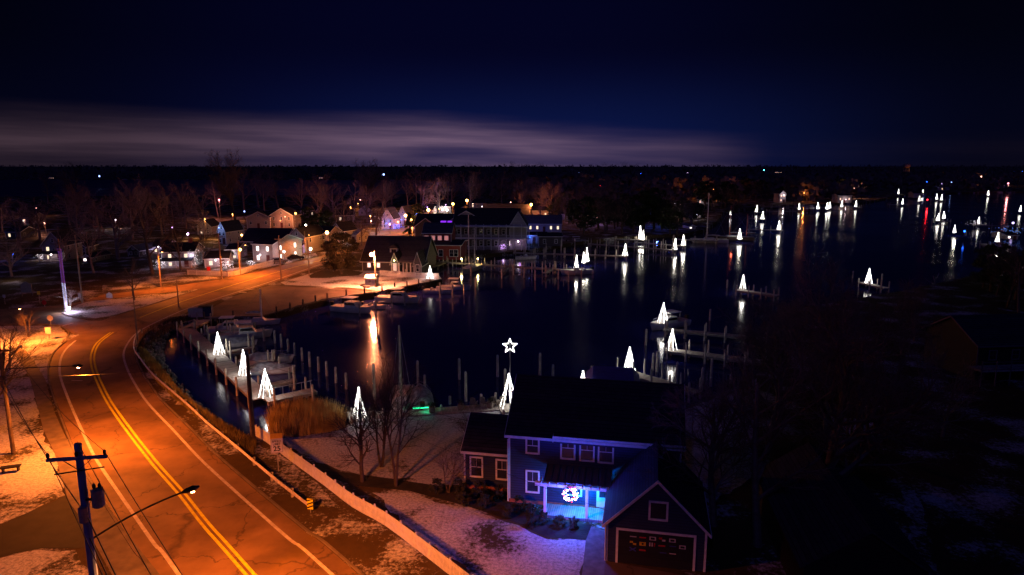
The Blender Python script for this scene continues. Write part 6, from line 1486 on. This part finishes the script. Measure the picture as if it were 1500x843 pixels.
lamp(P10 + Vector((.1, -.7, 1.6)), (.7, .62, 1), 160, .3, 'string_glow'); lamp(P10 + Vector((.7, -.4, .6)), (.85, .7, 1), 600, .2, 'flood_glow')
single('floodlight', MB().sphere((0, 0, .45), .26, 10, 6).bb(-.12, .12, -.12, .12, 0, .3), E_WHL, 'bright floodlight at the foot of the light wrapped pole', 'floodlight', G(101, 455))
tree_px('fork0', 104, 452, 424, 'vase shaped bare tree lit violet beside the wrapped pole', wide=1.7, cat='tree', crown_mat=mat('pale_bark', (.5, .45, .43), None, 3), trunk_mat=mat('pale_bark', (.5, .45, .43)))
# streetlights further along the road (they light the far stretch)
def roadlamp(label, px, pyb, h, arm, pw):
    b = G(px, pyb); util_pole(label, b, h + .6, (), 0, .14, (*arm, h - .3, h, emat('sodium_small', (1, .45, .12), 30), SOD, pw), name='street_lamp')
def wire(label, pts, sag, r=.018, n=14):
    m = MB()
    for a, b in zip(pts, pts[1:]):
        a, b = Vector(a), Vector(b); q = []
        for k in range(n + 1):
            u = k / n; p_ = a.lerp(b, u); p_.z -= sag * 4 * u * (1 - u); q.append(p_)
        m.tube(q, r, 4)
    return single('power_line', m, M_WIRE, label, 'power line')
def tip(P_, rz, x, z, y=-.24): return P_ + Matrix.Rotation(rz, 3, 'Z') @ Vector((x, y, z))
wire('right high power line from the transformer pole', [tip(P3, rad(10), 1.17, 12.75), tip(P1, rad(10), 1.17, 13.15), tip(P2, rad(4), 1.1, hp2 - 1.6)], .7)
wire('left high power line from the transformer pole', [tip(P3, rad(10), -1.17, 12.75), tip(P1, rad(10), -1.17, 13.15), tip(P2, rad(4), -1.1, hp2 - 1.6)], .7)
wire('middle power line from the top of the transformer pole', [tip(P3, rad(10), 0, 12.75), tip(P1, rad(10), 0, 13.6, 0)], .6)
wire('thick cable running low from the transformer pole', [P3 + Vector((0, 0, 9.5)), P1 + Vector((.1, -.1, 10.0)), P2 + Vector((0, 0, 7.0))], .6, .03)
wire('lowest cable from the transformer pole along the road', [P3 + Vector((0, 0, 8.6)), P1 + Vector((.1, -.1, 8.9))], .6, .03)
wire('service wire crossing the yard to the blue house', [P5 + Vector((0, 0, hp5 - .3)), fl(4, -.1, 5.4)], .5, .014)
wire('second service wire crossing the yard towards the garage', [P5 + Vector((0, 0, hp5 - .7)), fl(gx0 + .2, gy0 + 1, 3.0)], .5, .014)
wire('power line over the road between the bend and the pier', [P2 + Vector((0, 0, 7.4)), P5 + Vector((0, 0, hp5 - .2))], .6, .014)
wire('power line crossing the side street to the village', [tip(P9, rad(20), 0, ztop(P9, 345) - .7), tip(P6, 0, 0, ztop(P6, 342) - .6)], 1.0, .014)
wire('power line along the village road', [tip(P6, 0, .8, ztop(P6, 342) - .6), tip(P7, 0, .5, ztop(P7, 345) - .6), P8 + Vector((0, 0, 6.5))], .8, .014)
wire('drooping jumper cable on the transformer pole', [P1 + Vector((.75, -.2, 11.35)), P1 + Vector((.2, -.25, 10.0))], -.25, .015)
# lamps on the village stretch of the road: sodium heads over the far lanes
roadlamp('street lamp over the road beyond the traffic island', 236, 421, 8, (1.8, -2.0), 9000)
roadlamp('street lamp over the bright road before the village fence', 352, 402.5, 7.5, (2.5, -2.5), 15000)
roadlamp('street lamp by the village road near the parked cars', 448, 379.5, 7, (1.6, -1.8), 3500)

# ------------------------------------------------------------------ reeds, bank grass, rocks: uncountable
def blades(name, poly_px, n, h0, h1, m, z=-.9, w_=.035, label='dry reeds'):
    pts = P(poly_px); rr = random.Random(len(poly_px) * 7 + n); mb = MB()
    xs_ = [p.x for p in pts]; ys_ = [p.y for p in pts]; k = 0
    def inside(x, y):
        c = False; j = len(pts) - 1
        for i in range(len(pts)):
            if (pts[i].y > y) != (pts[j].y > y) and x < (pts[j].x - pts[i].x) * (y - pts[i].y) / (pts[j].y - pts[i].y) + pts[i].x: c = not c
            j = i
        return c
    while k < n:
        x, y = rr.uniform(min(xs_), max(xs_)), rr.uniform(min(ys_), max(ys_))
        if not inside(x, y): continue
        k += 1; h = rr.uniform(h0, h1); a = rr.uniform(0, 6.283); dx, dy = math.cos(a) * w_, math.sin(a) * w_; lx, ly = rr.gauss(0, .12) * h, rr.gauss(0, .12) * h
        mb.add([(x - dx, y - dy, z), (x + dx, y + dy, z), (x + dx * .8 + lx * .5, y + dy * .8 + ly * .5, z + h * .6), (x - dx * .8 + lx * .5, y - dy * .8 + ly * .5, z + h * .6), (x + lx, y + ly, z + h)], [(0, 1, 2, 3), (3, 2, 4)])
    o = single(name, mb, m, None, None, kind='stuff'); return tag(o, label)
blades('reeds', [(392, 622), (402, 606), (440, 596), (480, 600), (503, 612), (506, 628), (480, 634), (440, 640), (404, 640)], 9000, 1.5, 2.7, M_REED, z=-1.0, w_=.03, label='tall dry reeds at the marina corner')
blades('marsh_grass', [(203, 512), (214, 516), (236, 540), (262, 575), (300, 606), (345, 634), (376, 650), (372, 668), (335, 648), (296, 618), (256, 586), (226, 556), (206, 530)], 8000, .35, .95, M_GRASSB, z=-.15, w_=.035, label='dry grass along the marina bank')
blades('weeds', [(215, 482), (250, 466), (285, 462), (262, 478), (232, 494), (214, 512), (205, 508)], 1500, .3, .8, mat('dark_weeds', (.1, .06, .03), (.05, .03, .02), 1), z=-.2, label='dark weeds on the rocky bank')
rr = random.Random(11); rk = MB(); bank = P([(262, 474), (240, 478), (228, 494), (224, 508), (226, 524), (242, 548), (270, 579), (306, 608), (346, 632), (380, 645)])
for k in range(900):
    i = rr.randrange(len(bank) - 1); q = bank[i].lerp(bank[i + 1], rr.random()); tdir = (bank[i + 1] - bank[i]).normalized(); nn = Vector((-tdir.y, tdir.x, 0))
    u = rr.uniform(-1.4, 1.2); s = rr.uniform(.14, .42)
    c = q + nn * u + Vector((0, 0, -.15 - .45 * max(0, u + .6) + rr.uniform(-.1, .15)))
    vs = [c + Vector((rr.gauss(0, 1), rr.gauss(0, 1), rr.gauss(0, .7))).normalized() * s * rr.uniform(.7, 1.1) for _ in range(1)]
    b0 = len(rk.v); rk.octa(c, s)
    for j in range(b0, len(rk.v)):
        v = Vector(rk.v[j]); rk.v[j] = tuple(c + Matrix.Rotation(k, 3, 'Z') @ ((v - c) * rr.uniform(.6, 1.15)))
tag(single('riprap', rk, M_ROCK, None, None, kind='stuff'), 'rocks along the marina bank')

# ------------------------------------------------------------------ dark neighbours on the right
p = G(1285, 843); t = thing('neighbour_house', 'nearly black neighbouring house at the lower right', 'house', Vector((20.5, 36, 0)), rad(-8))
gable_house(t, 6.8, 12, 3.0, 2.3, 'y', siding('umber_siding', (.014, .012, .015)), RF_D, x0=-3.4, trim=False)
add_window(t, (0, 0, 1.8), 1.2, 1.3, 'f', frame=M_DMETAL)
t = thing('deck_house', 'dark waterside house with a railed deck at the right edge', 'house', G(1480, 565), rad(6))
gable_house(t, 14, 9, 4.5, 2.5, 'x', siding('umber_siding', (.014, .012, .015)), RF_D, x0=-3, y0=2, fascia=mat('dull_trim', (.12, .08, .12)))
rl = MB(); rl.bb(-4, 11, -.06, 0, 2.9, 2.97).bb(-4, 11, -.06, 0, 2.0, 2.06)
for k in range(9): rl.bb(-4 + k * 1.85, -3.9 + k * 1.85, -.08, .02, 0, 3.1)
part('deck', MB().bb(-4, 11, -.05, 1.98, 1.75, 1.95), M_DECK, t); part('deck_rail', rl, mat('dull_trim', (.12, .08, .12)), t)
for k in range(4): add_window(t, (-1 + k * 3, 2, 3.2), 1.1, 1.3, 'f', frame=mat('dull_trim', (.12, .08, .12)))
lawn([(1180, 712), (1213, 716), (1222, 775), (1238, 860), (1176, 860), (1181, 780)], .014, S_LOW)
lawn([(1320, 720), (1340, 718), (1364, 790), (1380, 860), (1350, 860), (1335, 780)], .014, S_LOW)
